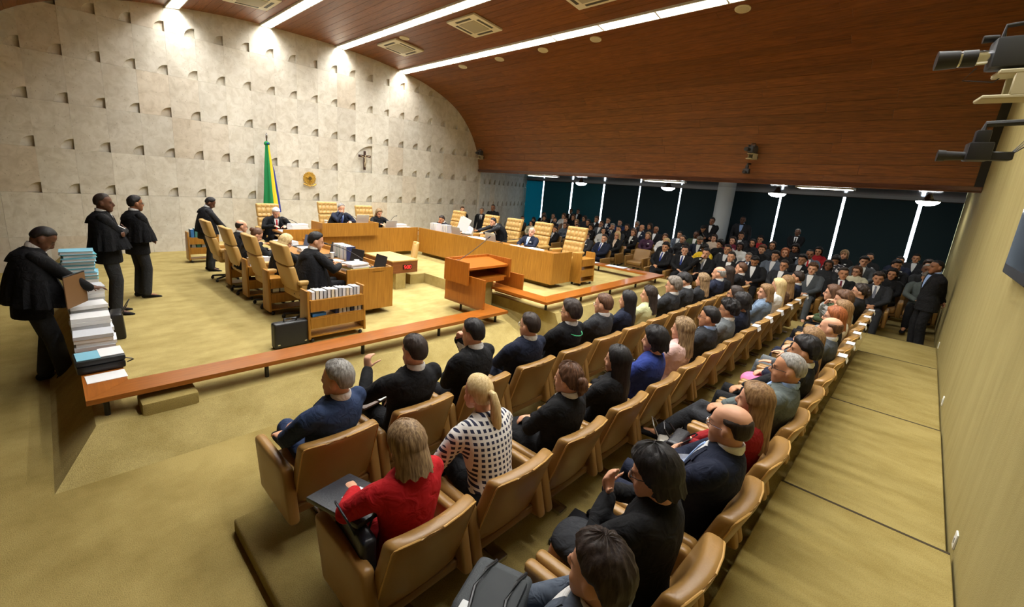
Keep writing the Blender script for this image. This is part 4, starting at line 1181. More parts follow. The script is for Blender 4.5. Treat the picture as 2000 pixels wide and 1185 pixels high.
def court_chair(loc, rz, label, tufted=False):
    if not CCU[tufted]:
        CCU[tufted] = True; r = CCH[tufted]; r.location = loc; r.rotation_euler = (0, 0, rz); r['label'] = label; return r
    return dup(CCH[tufted], loc, rz, label)

# desks
def panels_y(t, x, y0, y1, z0, z1, th, n, mat, name='front_panel'):
    for i in range(n):
        a = y0 + (y1 - y0) * i / n; b = y0 + (y1 - y0) * (i + 1) / n
        MB().span((x - th / 2, a + .002, z0), (x + th / 2, b - .002, z1)).build(name, mat, t, smooth=False)
def panels_x(t, y, x0, x1, z0, z1, th, n, mat, name='front_panel'):
    for i in range(n):
        a = x0 + (x1 - x0) * i / n; b = x0 + (x1 - x0) * (i + 1) / n
        MB().span((a + .002, y - th / 2, z0), (b - .002, y + th / 2, z1)).build(name, mat, t, smooth=False)
t = thing('left_court_desk', 'long wooden court desk on the left, with papers and laptops along it', 'desk')
panels_y(t, 3.99, 6.13, 9.75, .10, .785, .035, 4, W_DESK)
MB().span((3.18, 6.13, .10), (4.005, 6.165, .785)).build('end_panel', W_DESK, t, smooth=False)
MB().span((3.19, 6.166, .68), (3.972, 9.75, .715)).build('desk_top', W_DESKTOP, t, smooth=False)
MB().span((3.45, 6.35, 0), (3.76, 9.6, .30)).build('plinth', CARPET, t, smooth=False)
t = thing('right_court_desk', 'long wooden court desk on the right, its front facing the lectern', 'desk')
panels_y(t, 7.22, 5.22, 9.82, .31, .965, .035, 6, W_DESK)
MB().span((7.20, 5.20, .31), (7.86, 5.235, .965)).build('end_panel', W_DESK, t, smooth=False)
MB().span((7.24, 5.236, .86), (7.86, 9.9, .895)).build('desk_top', W_DESKTOP, t, smooth=False)
MB().span((7.34, 5.38, .22), (7.60, 9.8, .50)).build('plinth', CARPET, t, smooth=False)
t = thing('head_court_desk', 'wooden head desk before the stone wall, joining the two long desks', 'desk')
panels_x(t, 9.85, 3.60, 7.20, .33, .965, .035, 4, W_DESK)
MB().span((3.60, 9.87, .86), (7.20, 10.5, .895)).build('desk_top', W_DESKTOP, t, smooth=False)
MB().span((3.9, 10.0, .218), (7.1, 10.3, .5)).build('plinth', CARPET, t, smooth=False)
t = thing('raised_court_desk', 'raised wooden desk section in the middle of the head desk', 'desk')
MB().span((4.42, 9.70, .80), (5.88, 9.735, 1.115)).build('front_panel', W_DESK, t, smooth=False)
for x in (4.42, 5.845): MB().span((x, 9.736, .80), (x + .035, 10.30, 1.115)).build('side_panel', W_DESK, t, smooth=False)
MB().span((4.456, 9.736, 1.02), (5.844, 10.30, 1.05)).build('desk_top', W_DESKTOP, t, smooth=False)
MB().span((4.456, 9.736, .80), (5.844, 9.83, .82)).build('underside', W_DARK, t, smooth=False)
# table with the red clock
t = thing('clock_table', 'square brown table with a red digital clock in its front', 'table')
MB().rbox((5.14, 7.96, .585), (.64, 1.10, .03), .008, 2).build('table_top', wood('wood_light', (196, 158, 92), (216, 180, 116), axis=1, rough=.5, rand=0), t)
MB().span((4.83, 7.42, .33), (5.45, 8.50, .57)).build('apron', W_DARK, t, smooth=False)
for (x, y) in ((5.03, 7.5), (5.03, 8.35)): MB().span((x - .12, y - .09, 0), (x + .12, y + .09, .33)).build('leg', CARPET_COURT, t, smooth=False)
cl = MB().span((5.08, 7.405, .405), (5.30, 7.42, .50)).build('clock_display', plain('display_black', (16, 10, 10), .3), t, smooth=False)
RED = plain('led_red', (255, 50, 50), .5, emit=2.2)
def digit(ch, x0, parent):
    segs = {'5': 'afgcd', '0': 'abcdef'}[ch]; w, h = .036, .062; z0 = .421; y = 7.402
    pos = {'a': (w / 2, h, 1), 'd': (w / 2, 0, 1), 'g': (w / 2, h / 2, 1), 'f': (0, h * .75, 0), 'b': (w, h * .75, 0), 'e': (0, h * .25, 0), 'c': (w, h * .25, 0)}
    for s_ in segs:
        px, pz, hor = pos[s_]
        MB().box((x0 + px, y, z0 + pz), ((.032, .004, .007) if hor else (.007, .004, .027))).build('segment', RED, parent, smooth=False)
digit('5', 5.105, cl); digit('0', 5.175, cl); digit('0', 5.235, cl)
for dz in (.018, .044): MB().box((5.158, 7.402, .421 + dz), (.008, .004, .008)).build('segment', RED, cl, smooth=False)
# small shell chair behind the table
t = thing('shell_chair', 'small cream shell chair with rounded back beside the clock table', 'chair', (5.62, 8.05, .0), math.radians(65))
def shell(p): return Vector((p.x * (1 - .25 * max(0, p.z / .3)), p.y - .12 * (p.z + .25) + .06 * (p.x / .2) ** 2, p.z))
MB().rbox((0, -.18, .62), (.42, .05, .50), .02, 3, cuts=5, fn=shell).build('backrest', LEATHER_PALE, t)
MB().rbox((0, -.165, .63), (.30, .04, .36), .018, 3, cuts=4, fn=shell).build('back_pad', plain('leather_pad', (222, 190, 128), .5), t)
MB().rbox((0, .05, .42), (.42, .42, .08), .03, 3).build('seat', LEATHER_PALE, t)
MB().lathe([(.2, .22), (.2, .235), (.03, .25), (.03, .40)], n=20).build('pedestal', BLACK_METAL, t)
# lectern
t = thing('lectern', 'orange-brown wooden lectern with open shelf and spread side panels', 'lectern')
MB().span((4.85, 5.20, .555), (4.885, 5.81, .94)).build('side_panel', W_LECT, t, smooth=False)
MB().span((5.885, 5.20, .60), (5.92, 5.81, .94)).build('side_panel', W_LECT, t, smooth=False)
MB().span((4.886, 5.775, .60), (5.884, 5.81, .94)).build('back_panel', W_LECT, t, smooth=False)
m = MB().rings([[(4.887, 5.24, .80), (5.883, 5.24, .80), (5.883, 5.774, .86), (4.887, 5.774, .86)], [(4.887, 5.24, .84), (5.883, 5.24, .84), (5.883, 5.774, .90), (4.887, 5.774, .90)]])
m.build('reading_top', wood('wood_lectern_top', (164, 86, 20), (188, 106, 32), axis=0, rough=.3, rand=0), t, smooth=False)
MB().span((4.886, 5.26, .60), (5.884, 5.775, .63)).build('shelf', W_LECT, t, smooth=False)
MB().span((5.0, 5.24, .55), (5.80, 5.262, .632)).build('shelf_rail', W_LECT, t, smooth=False)
MB().span((4.93, 4.87, .21), (4.965, 5.86, .70)).build('wing_panel', W_LECT, t, smooth=False)
MB().span((5.985, 4.95, .24), (6.02, 5.62, .68)).build('wing_panel', W_LECT, t, smooth=False)
MB().span((5.36, 5.38, 0), (5.66, 5.66, .56)).build('column', CARPET_COURT, t, smooth=False)
def mic(name, label, base, tip, bend=.25):
    b, e = Vector(base), Vector(tip); t = thing(name, label, 'microphone')
    mid = (b + e) / 2 + Vector((0, 0, bend * (e - b).length * .5))
    pts = [b.lerp(mid, u).lerp(mid.lerp(e, u), u) for u in np.linspace(0, 1, 12)]
    MB().tube(pts, .006, 7).build('gooseneck', BLACK_METAL, t)
    MB().loft([e, e + (e - pts[-2]).normalized() * .06], [.011, .012], n=10).build('capsule', BLACK_PLASTIC, t)
    MB().lathe([(.04, 0), (.04, .015), (.015, .025)], base, 14).build('mic_base', BLACK_METAL, t)
    return t
mic('microphone', 'thin gooseneck microphone on the lectern', (5.02, 5.66, .89), (5.62, 5.55, 1.28), -.12)
mic('microphone', 'gooseneck microphone on the left desk before the nearest robed person', (3.85, 6.5, .715), (3.25, 6.95, 1.08), .3)
mic('microphone', 'gooseneck microphone on the raised desk', (5.55, 9.95, 1.05), (5.25, 10.25, 1.28), .5)
mic('microphone', 'gooseneck microphone on the head desk right of the raised section', (6.35, 10.05, .895), (6.85, 10.4, 1.22), .5)
mic('microphone', 'gooseneck microphone on the right desk near the corner', (7.40, 9.55, .895), (7.75, 9.2, 1.12), .5)
mic('microphone', 'gooseneck microphone on the head desk beside the person with red tie', (4.2, 10.1, .895), (3.85, 10.35, 1.15), .5)
mic('microphone', 'long low gooseneck microphone on the right desk before the navy suit', (7.45, 7.1, .895), (7.7, 6.6, 1.06), .1)
# wheeled book carts
BOOKC = {'white': (226, 226, 230), 'grey': (186, 190, 198), 'blue': (48, 110, 170), 'navy': (40, 52, 96), 'cream': (224, 214, 190), 'green': (70, 130, 120), 'red': (190, 60, 60)}
def bookmat(k): return plain('book_' + k, BOOKC[k], .6, vary=.05)
PAGES = plain('book_pages', (232, 230, 222), .9, bump=.4, bscale=300)
def book(loc, w, d, h, c, label, rz=0.0, tilt=0.0, group='law books on the carts'):
    t = thing('book', label, 'book', loc, rz, group); t.rotation_euler = (0, tilt, rz)
    m = MB(); th = .0035
    m.span((-w / 2, -d / 2, 0), (-w / 2 + th, d / 2, h)); m.span((w / 2 - th, -d / 2, 0), (w / 2, d / 2, h)); m.span((-w / 2, -d / 2, 0), (w / 2, -d / 2 + th, h))
    m.build('cover', bookmat(c), t, smooth=False)
    MB().span((-w / 2 + th, -d / 2 + th, .004), (w / 2 - th, d / 2 - .005, h - .004)).build('pages', PAGES, t, smooth=False)
    return t
def cart(loc, rz, label, w=.74):
    t = thing('book_cart', label, 'book cart', loc, rz, 'wooden book carts')
    for s in (-1, 1):
        MB().rbox((s * w / 2, 0, .385), (.035, .30, .65), .012, 2, fn=lambda p: Vector((p.x, p.y * (1 - .25 * max(0, p.z / .325)), p.z))).build('side_panel', W_DESK, t)
    for z, y in ((.08, 0), (.335, .0), (.565, .01)): MB().span((-w / 2 + .018, -.13 + y, z), (w / 2 - .018, .13 + y, z + .018)).build('shelf', W_DESK, t, smooth=False)
    for z0, z1 in ((.20, .335), (.43, .585)): MB().span((-w / 2 + .018, -.14, z0), (w / 2 - .018, -.122, z1)).build('shelf_lip', W_DESK, t, smooth=False)
    for sx in (-1, 1):
        for sy in (-1, 1): MB().ball((sx * (w / 2 - .05), sy * .1, .028), .028, 8, 6).build('caster', BLACK_PLASTIC, t)
    return t
def fill(loc, rz, w, z, n, cart_name, shelf_name, cols, h0=.17):
    M = Matrix.Translation(loc) @ Matrix.Rotation(rz, 4, 'Z'); x = -w / 2 + .05; bw = (w - .10) / n
    for k in range(n):
        p = M @ Vector((x + bw * (k + .5), -.01, z)); h = h0 * (.92 + .16 * ((k * 37) % 10) / 10)
        book(p, bw * .86, .17, h, cols[k % len(cols)], f'{cols[k % len(cols)]} book, {ORD[k]} on the {shelf_name} of {cart_name}', rz)
W1 = .80
cart((2.68, 5.56, 0), 0, 'wooden book cart nearest the viewer, beside the black briefcase', W1)
fill((2.68, 5.56, 0), 0, W1, .584, 13, 'the cart by the briefcase', 'top', ['white', 'cream', 'white', 'grey'], .115)
fill((2.88, 5.56, 0), 0, .56, .354, 8, 'the cart by the briefcase', 'lower shelf', ['navy', 'white', 'white', 'grey'], .145)
t = thing('book', 'blue book lying flat on the lower shelf of the cart by the briefcase', 'book', (2.42, 5.53, .354), .1, 'law books on the carts')
MB().rbox((0, 0, .02), (.20, .16, .04), .004, 1).build('cover', bookmat('blue'), t); MB().span((-.094, -.074, .004), (.102, .081, .036)).build('pages', PAGES, t, smooth=False)
for k, (y, nm) in enumerate([(7.02, 'the second left-desk cart'), (8.05, 'the third left-desk cart'), (9.05, 'the fourth left-desk cart')]):
    cart((2.62, y, 0), 0, f'wooden book cart between court chairs, {["second", "third", "fourth"][k]} from the viewer', .66)
    fill((2.62, y, 0), 0, .66, .584 if k == 1 else .354, 5, nm, 'top' if k == 1 else 'lower shelf', ['white', 'grey'], .15)
cart((2.50, 11.85, 0), 0, 'wooden book cart behind the person standing in an open robe', .60)
fill((2.50, 11.85, 0), 0, .60, .584, 6, 'the far cart', 'top', ['blue', 'green', 'red', 'grey'], .2)
fill((2.50, 11.85, 0), 0, .60, .354, 5, 'the far cart', 'lower shelf', ['grey', 'green'], .17)
cart((8.30, 5.18, .22), 0, 'empty wooden book cart at the end of the right desk', .52)
# ================================================================ WHO SITS WHERE
SX = lambda i: 1.195 + .68 * i
ROWY = {'A': 2.69, 'B': 1.71, 'C': .70}
ROWZ = {'A': ZA, 'B': ZA, 'C': ZC}
ROWN = {'A': 'front row', 'B': 'middle row', 'C': 'back row'}
# (seat, pose, hair, hair colour, skin, top, legs, shirt, tie, extras, label)
NEAR = [
 ('A', 0, 'sit_crossl', 'short', 'grey', 'light', 'bluesuit', 'bluesuit', 'white', None, {}, 'seated person in blue suit at the left end of the front row'),
 ('A', 1, 'sit_raise', 'short', 'dark', 'light', 'black', 'black', 'white', None, {}, 'seated person in black suit raising a fist over a tablet'),
 ('A', 2, 'sit_chin', 'short', 'black', 'light', 'black', 'black', 'white', None, {}, 'seated person in black suit touching the face, third in front row'),
 ('A', 3, 'sit_lap', 'short', 'dark', 'light', 'navy', 'navy', 'white', None, {'glasses': True, 'frame': 'wire'}, 'seated person in dark navy suit, white collar, fourth in front row'),
 ('A', 4, 'sit_lap', 'full', 'dark', 'light', 'robe', 'black', 'white', None, {'glasses': True}, 'seated person in black gown with green cord at the neck'),
 ('A', 5, 'sit_lap', 'short', 'brown', 'light', 'charcoal', 'charcoal', 'white', None, {'glasses': True, 'frame': 'wire'}, 'seated person in charcoal suit with clasped hands, sixth in front row'),
 ('A', 6, 'f_lap', 'longer', 'black', 'light', 'navy', 'navy', None, None, {'lapel': False}, 'seated person in navy blouse beside the lime top, front row'),
 ('A', 7, 'f_lap_left', 'wavy', 'dark', 'light', 'lime', 'black', None, None, {'lapel': False}, 'seated person in pale lime top, front row'),
 ('A', 8, 'sit_lap', 'full', 'greybrown', 'light', 'charcoal', 'charcoal', 'white', None, {'glasses': True}, 'seated person in charcoal suit beyond the lime top, front row'),
 ('A', 9, 'sit_read', 'full', 'black', 'light', 'charcoal', 'charcoal', 'white', None, {'glasses': True}, 'seated person in charcoal suit reading white papers, front row'),
 ('A', 10, 'f_lap', 'wavy', 'highlight', 'light', 'charcoal', 'black', None, None, {'lapel': False}, 'seated person in charcoal blouse, eleventh in front row'),
 ('A', 11, 'sit_lap', 'bald', 'grey', 'light', 'navy', 'navy', 'white', None, {}, 'seated person in navy suit, white collar, twelfth in front row'),
 ('A', 12, 'f_lap', 'long', 'dark', 'light', 'black', 'black', None, None, {'lapel': False}, 'seated person in black blouse, thirteenth in front row'),
 ('A', 13, 'sit_lap', 'receding', 'brown', 'light', 'black', 'black', 'white', None, {}, 'seated person in black suit at the far end of the front row'),
 ('B', 0, 'f_folder', 'bob', 'highlight', 'light', 'red', 'red', None, None, {'lapel': False}, 'seated person in bright red suit with black folder on lap'),
 ('B', 1, 'f_fwd', 'pony', 'blond', 'light', 'dots', 'black', None, None, {'lapel': False}, 'seated person in white blouse with dark square dots'),
 ('B', 2, 'f_lap_sk', 'updo', 'brown', 'light', 'black', 'black', 'white', None, {}, 'seated person in black jacket with wide white collar, middle row'),
 ('B', 3, 'f_lap', 'longer', 'black', 'light', 'black', 'black', None, None, {}, 'seated person in black jacket beside royal blue blouse, middle row'),
 ('B', 4, 'f_lap', 'blackbob', 'black', 'light', 'royal', 'black', None, None, {'lapel': False}, 'seated person in royal blue blouse, middle row'),
 ('B', 5, 'f_lap', 'wavy', 'highlight', 'light', 'pink', 'black', None, None, {'lapel': False}, 'seated person in pale pink blouse, middle row'),
 ('B', 6, 'sit_lap', 'short', 'black', 'tan', 'charcoal', 'charcoal', 'skyblue', None, {'glasses': True}, 'seated person in charcoal suit and blue collar, middle row'),
 ('B', 7, 'sit_lap', 'curly', 'black', 'tan', 'grey', 'grey', 'white', None, {'glasses': True}, 'seated person in light grey suit, middle row'),
 ('B', 8, 'f_lap', 'blackbob', 'black', 'tan', 'navy', 'navy', None, None, {'lapel': False}, 'seated person in navy blouse beside the light grey suit, middle row'),
 ('B', 9, 'f_fwd', 'long', 'dark', 'tan', 'black', 'black', None, None, {'glasses': True, 'lapel': False}, 'seated person in black blouse leaning forward, middle row'),
 ('B', 10, 'f_lap_left', 'bob', 'lightbrown', 'light', 'bluegrey', 'charcoal', 'white', None, {'badge': True}, 'seated person in pale blue-grey jacket, middle row'),
 ('B', 11, 'f_lap', 'longer', 'blond', 'light', 'white', 'black', None, None, {'lapel': False}, 'seated person in white blouse beyond the blue-grey jacket'),
 ('B', 12, 'f_right', 'wavy', 'lightbrown', 'light', 'brownc', 'black', None, None, {'lapel': False}, 'seated person in brown top, middle row'),
 ('B', 13, 'sit_lap', 'short', 'dark', 'tan', 'navy', 'navy', 'white', None, {}, 'seated person in navy suit at the far end of the middle row'),
 ('C', 0, 'sit_lap', 'full', 'dark', 'light', 'slate', 'slate', 'white', None, {}, 'seated person in slate suit holding a backpack, cut by the lower edge'),
 ('C', 1, 'f_chin_sk', 'blackbob', 'black', 'light', 'black', 'charcoal', None, None, {'glasses': True, 'lapel': False}, 'seated person in black cardigan with pearl necklace and black skirt'),
 ('C', 2, 'sit_fold', 'bald', 'dark', 'light', 'navy', 'navy', 'white', 'skyblue', {'glasses': True, 'frame': 'wire', 's': 1.04}, 'seated person in navy suit, pale blue tie, arms crossed'),
 ('C', 3, 'f_lap', 'long', 'lightbrown', 'light', 'darkred', 'charcoal', None, None, {'lapel': False}, 'seated person in dark red jacket in the back row'),
 ('C', 4, 'sit_cross', 'crop', 'grey', 'tan', 'greengrey', 'charcoal', 'skyblue', None, {'glasses': True}, 'seated person in grey-green suit with crossed leg, back row'),
 ('C', 5, 'sit_lap', 'full', 'black', 'tan', 'black', 'black', 'white', None, {}, 'seated person in black suit beyond the grey-green suit, back row'),
 ('C', 6, 'f_lap_sk', 'longer', 'lightbrown', 'light', 'navy', 'hotpink', None, None, {'lapel': False}, 'seated person in navy jacket and hot pink skirt'),
 ('C', 7, 'sit_arm', 'bald', 'brown', 'light', 'midgrey', 'grey', 'white', None, {}, 'seated person in mid grey suit beyond the pink skirt'),
 ('C', 8, 'f_lap', 'bob', 'red', 'light', 'black', 'navy', None, None, {'glasses': True, 'lapel': False}, 'seated person in black top, ninth in the back row'),
 ('C', 9, 'f_lap', 'longer', 'lightbrown', 'light', 'white', 'navy', None, None, {'lapel': False}, 'seated person in white top, tenth in the back row'),
 ('C', 10, 'sit_chin', 'full', 'brown', 'light', 'lightgrey', 'black', 'white', None, {}, 'seated person in pale grey-green suit, hand at mouth, back row'),
 ('C', 11, 'f_fwd', 'bob', 'brown', 'light', 'green', 'black', None, None, {'glasses': True, 'lapel': False}, 'seated person in green top leaning forward, back row'),
 ('C', 12, 'f_lap', 'updo', 'dark', 'light', 'black', 'black', None, None, {'glasses': True, 'lapel': False}, 'seated person in black top at the far end of the back row'),
]
HSF = (0, -.055, .465)
human('f_chin_sk', HSF, -4, yaw=14, pitch=10, neckf=.1, fem=True, skirt=True, L=((-.02, .14, .84), (-1, .2, -.8), (.2, .1, .9), (0, -1, 0), 20), R=((.03, .17, .83), (1, .2, -.8), (-.3, .1, .9), (0, -1, 0), 30),
      feet=(((-.055, .40, .085), (0, .3, 1), (-.05, 1, -.15)), ((.055, .42, .085), (0, .3, 1), (.05, 1, -.15))))
for row, i, pose, hair, hc, sk, top, legs, shirt, tie, ex, label in NEAR:
    loc = Vector((SX(i), ROWY[row], ROWZ[row]))
    wob = ((i * 37 + ord(row) * 11) % 7 - 3) * 1.2
    sc = ex.get('s', 1.005 + .006 * ((i * 5) % 7))
    if row == 'A' and i == 0: wob = 17
    kw = {k: v for k, v in ex.items() if k != 's'}
    person(pose, loc + Vector((0, 0.0, 0)), math.radians(wob), label, hair, hc, sk, top, legs, shirt, tie, s=sc, group='people in the three near rows', **kw)
    audience_chair(loc, 0, f'tan leather armchair, {ORD[i]} from the near end of the {ROWN[row]}')
# far block: pixel of each head, then the row plane it belongs to
FROWS = [12.25, 13.4, 14.6, 15.8, 17.0]
FAR = [
 (1006, 437, 'sit_lap', 'short', 'dark', 'tan', 'black', 'tiegrey', 0), (1037, 430, 'sit_lap_left', 'short', 'dark', 'tan', 'charcoal', None, 1), (1045, 430, 'f_lap', 'blackbob', 'black', 'tan', 'black', '', 2), (1049, 446, 'f_lap', 'wavy', 'dark', 'tan', 'midgrey', '', 1),
 (1065, 441, 'f_lap', 'long', 'black', 'light', 'cream', '', 1), (1066, 426, 'f_lap_left', 'blackbob', 'dark', 'tan', 'charcoal', '', 3), (1072, 421, 'sit_lap', 'short', 'brown', 'tan', 'black', None, 4), (1083, 430, 'sit_lap_left', 'short', 'dark', 'tan', 'navy', None, 2),
 (1087, 423, 'sit_lap', 'crop', 'dark', 'light', 'black', None, 4), (1095, 420, 'f_lap', 'wavy', 'brown', 'light', 'white', '', 4), (1084, 448, 'sit_lap', 'short', 'black', 'tan', 'black', 'tiegrey', 0), (1093, 443, 'f_lap', 'long', 'brown', 'tan', 'green', '', 1),
 (1110, 432, 'sit_lap', 'short', 'brown', 'light', 'brownc', None, 2), (1110, 424, 'f_lap', 'bob', 'brown', 'tan', 'black', '', 3), (1110, 444, 'f_lap', 'blackbob', 'black', 'brown', 'black', '', 1), (1139, 436, 'f_lap', 'long', 'lightbrown', 'light', 'black', '', 2),
 (1141, 426, 'f_right', 'bob', 'dark', 'tan', 'charcoal', '', 3), (1144, 446, 'f_lap', 'long', 'brown', 'light', 'slate', '', 1), (1149, 459, 'sit_read', 'short', 'brown', 'light', 'charcoal', 'tiegrey', 0), (1167, 429, 'sit_lap', 'full', 'brown', 'tan', 'black', None, 3),
 (1167, 437, 'sit_lap', 'short', 'brown', 'light', 'midgrey', None, 2), (1158, 436, 'f_lap', 'long', 'dark', 'tan', 'black', '', 3), (1174, 450, 'f_lap', 'long', 'brown', 'light', 'hotpink', '', 1), (1175, 465, 'sit_cross', 'short', 'dark', 'light', 'navy', 'tieblue', 0),
 (1187, 430, 'sit_lap', 'short', 'dark', 'light', 'navy', None, 3), (1193, 442, 'sit_chin', 'short', 'grey', 'light', 'navy', 'tieblue', 2), (1209, 435, 'sit_lap', 'crop', 'black', 'light', 'blue', None, 3), (1202, 450, 'f_lap', 'blackbob', 'black', 'tan', 'black', '', 2),
 (1205, 460, 'f_lap', 'long', 'blond', 'light', 'black', 'beige', 1), (1220, 443, 'f_lap', 'long', 'dark', 'tan', 'black', '', 3), (1229, 446, 'sit_lap', 'short', 'black', 'tan', 'charcoal', None, 2), (1224, 457, 'f_lap_left', 'long', 'black', 'light', 'white', '', 1),
 (1243, 438, 'sit_lap', 'short', 'grey', 'tan', 'charcoal', 'tieblue', 3), (1250, 444, 'sit_lap', 'bald', 'dark', 'tan', 'navy', None, 2), (1270, 440, 'f_right', 'bob', 'dark', 'tan', 'charcoal', '', 3), (1278, 445, 'sit_lap', 'bald', 'grey', 'brown', 'black', None, 2),
 (1267, 457, 'f_lap', 'long', 'brown', 'light', 'black', 'white', 1), (1305, 482, 'sit_cross', 'full', 'black', 'tan', 'black', 'tieblue', 0), (1324, 477, 'f_lap', 'long', 'blond', 'light', 'black', '', 1), (1355, 473, 'f_lap', 'wavy', 'highlight', 'light', 'purple', '', 1),
 (1347, 491, 'sit_crossl', 'short', 'black', 'light', 'black', 'tieblue', 0), (1366, 487, 'f_right', 'blackbob', 'black', 'tan', 'black', '', 0), (1369, 464, 'sit_lap', 'short', 'black', 'light', 'slate', None, 2), (1389, 461, 'sit_lap', 'short', 'black', 'tan', 'midgrey', 'tiegrey', 3),
 (1413, 456, 'sit_lap', 'crop', 'black', 'dark', 'green', None, 4), (1403, 467, 'f_lap', 'knot', 'dark', 'light', 'charcoal', '', 2), (1394, 477, 'f_lap_left', 'long', 'brown', 'light', 'white', '', 1), (1400, 497, 'sit_chin', 'short', 'black', 'light', 'black', 'tiegrey', 0),
 (1433, 466, 'sit_read', 'short', 'greybrown', 'light', 'navy', None, 2), (1451, 460, 'sit_lap', 'full', 'dark', 'tan', 'charcoal', None, 3), (1458, 477, 'f_read', 'blackbob', 'black', 'brown', 'yellow', '', 1), (1445, 497, 'sit_lap', 'short', 'dark', 'light', 'black', None, 0),
 (1465, 488, 'sit_lap', 'short', 'black', 'tan', 'charcoal', None, 0), (1479, 491, 'sit_read', 'short', 'black', 'tan', 'black', None, 0), (1474, 475, 'f_right', 'blackbob', 'black', 'light', 'black', '', 1), (1484, 464, 'f_lap', 'bob', 'dark', 'light', 'beige', '', 2),
 (1486, 452, 'f_lap', 'full', 'black', 'tan', 'redhood', '', 3), (1496, 485, 'f_lap', 'bob', 'black', 'dark', 'white', '', 1), (1509, 509, 'sit_lap', 'short', 'greybrown', 'light', 'navy', 'tieblue', 0), (1524, 473, 'f_lap', 'long', 'black', 'tan', 'black', '', 2),
 (1512, 477, 'f_lap', 'wavy', 'dark', 'light', 'burgundy', '', 2), (1545, 491, 'f_lap', 'curly', 'brown', 'light', 'black', '', 1), (1573, 479, 'f_lap', 'long', 'dark', 'tan', 'charcoal', '', 2), (1567, 492, 'sit_lap', 'full', 'black', 'tan', 'black', None, 1),
 (1523, 499, 'sit_lap', 'full', 'black', 'tan', 'slate', None, 1), (1570, 506, 'sit_lap', 'full', 'brown', 'light', 'midgrey', None, 0), (1585, 499, 'f_lap', 'long', 'red', 'light', 'black', '', 1), (1601, 494, 'sit_lap', 'crop', 'black', 'brown', 'slate', 'tiered', 1),
 (1552, 522, 'sit_lap', 'short', 'dark', 'tan', 'charcoal', None, 0), (1607, 485, 'f_lap', 'blackbob', 'black', 'brown', 'black', '', 2), (1622, 496, 'f_lap', 'long', 'dark', 'brown', 'charcoal', '', 1), (1625, 529, 'sit_cross', 'short', 'dark', 'tan', 'black', 'burgundy', 0),
 (1674, 492, 'f_lap', 'fringe', 'highlight', 'light', 'black', '', 2), (1651, 505, 'f_read', 'bob', 'black', 'tan', 'bwprint', '', 1), (1657, 495, 'f_lap', 'bob', 'black', 'tan', 'redhood', '', 2), (1731, 496, 'f_lap', 'knot', 'black', 'tan', 'black', '', 2),
 (1708, 514, 'sit_lap', 'full', 'black', 'light', 'midgrey', None, 1), (1730, 515, 'f_lap', 'wavy', 'black', 'tan', 'black', '', 1), (1748, 517, 'sit_lap_left', 'full', 'black', 'tan', 'black', 'lilac', 1), (1701, 538, 'sit_lap', 'full', 'dark', 'tan', 'charcoal', 'tiegrey', 0),
 (1643, 526, 'f_right', 'wavy', 'brown', 'light', 'cream', '', 0), (1775, 513, 'sit_lap', 'short', 'black', 'tan', 'navy', None, 2), (1788, 505, 'sit_lap', 'short', 'black', 'tan', 'charcoal', None, 3), (1785, 527, 'sit_read', 'short', 'greybrown', 'tan', 'greengrey', 'tieblue', 1),
 (1853, 506, 'f_lap', 'blackbob', 'dark', 'light', 'black', '', 2), (1856, 519, 'sit_lap', 'crop', 'grey', 'brown', 'charcoal', None, 1),
]
cells = []
for k, (px, py, pose, hair, hc, sk, top, tie, rw) in enumerate(FAR):
    HC = TPL[pose]['HC']
    best = None
    for r in (rw - 1, rw, rw + 1):
        if not 0 <= r < 5: continue
        hx = FROWS[r] - HC[1]
        p = on_x(px, py, hx)
        fz = TIER(FROWS[r])
        e = abs((p.z - fz) / HC[2] - .99) + (.07 if r != rw else 0) + .22 * sum(1 for c_ in cells if c_[0] == r and abs(c_[1] - p.y) < .42) + (.3 if p.y > 13.0 + (FROWS[r] - 12.97) * .374 or p.y < -.25 else 0) + (.6 if r == 0 and p.y < .45 else 0)
        if best is None or e < best[0]: best = (e, r, p, fz)
    e, r, p, fz = best
    cells.append([r, p.y, fz, (p.z - fz) / HC[2], k])
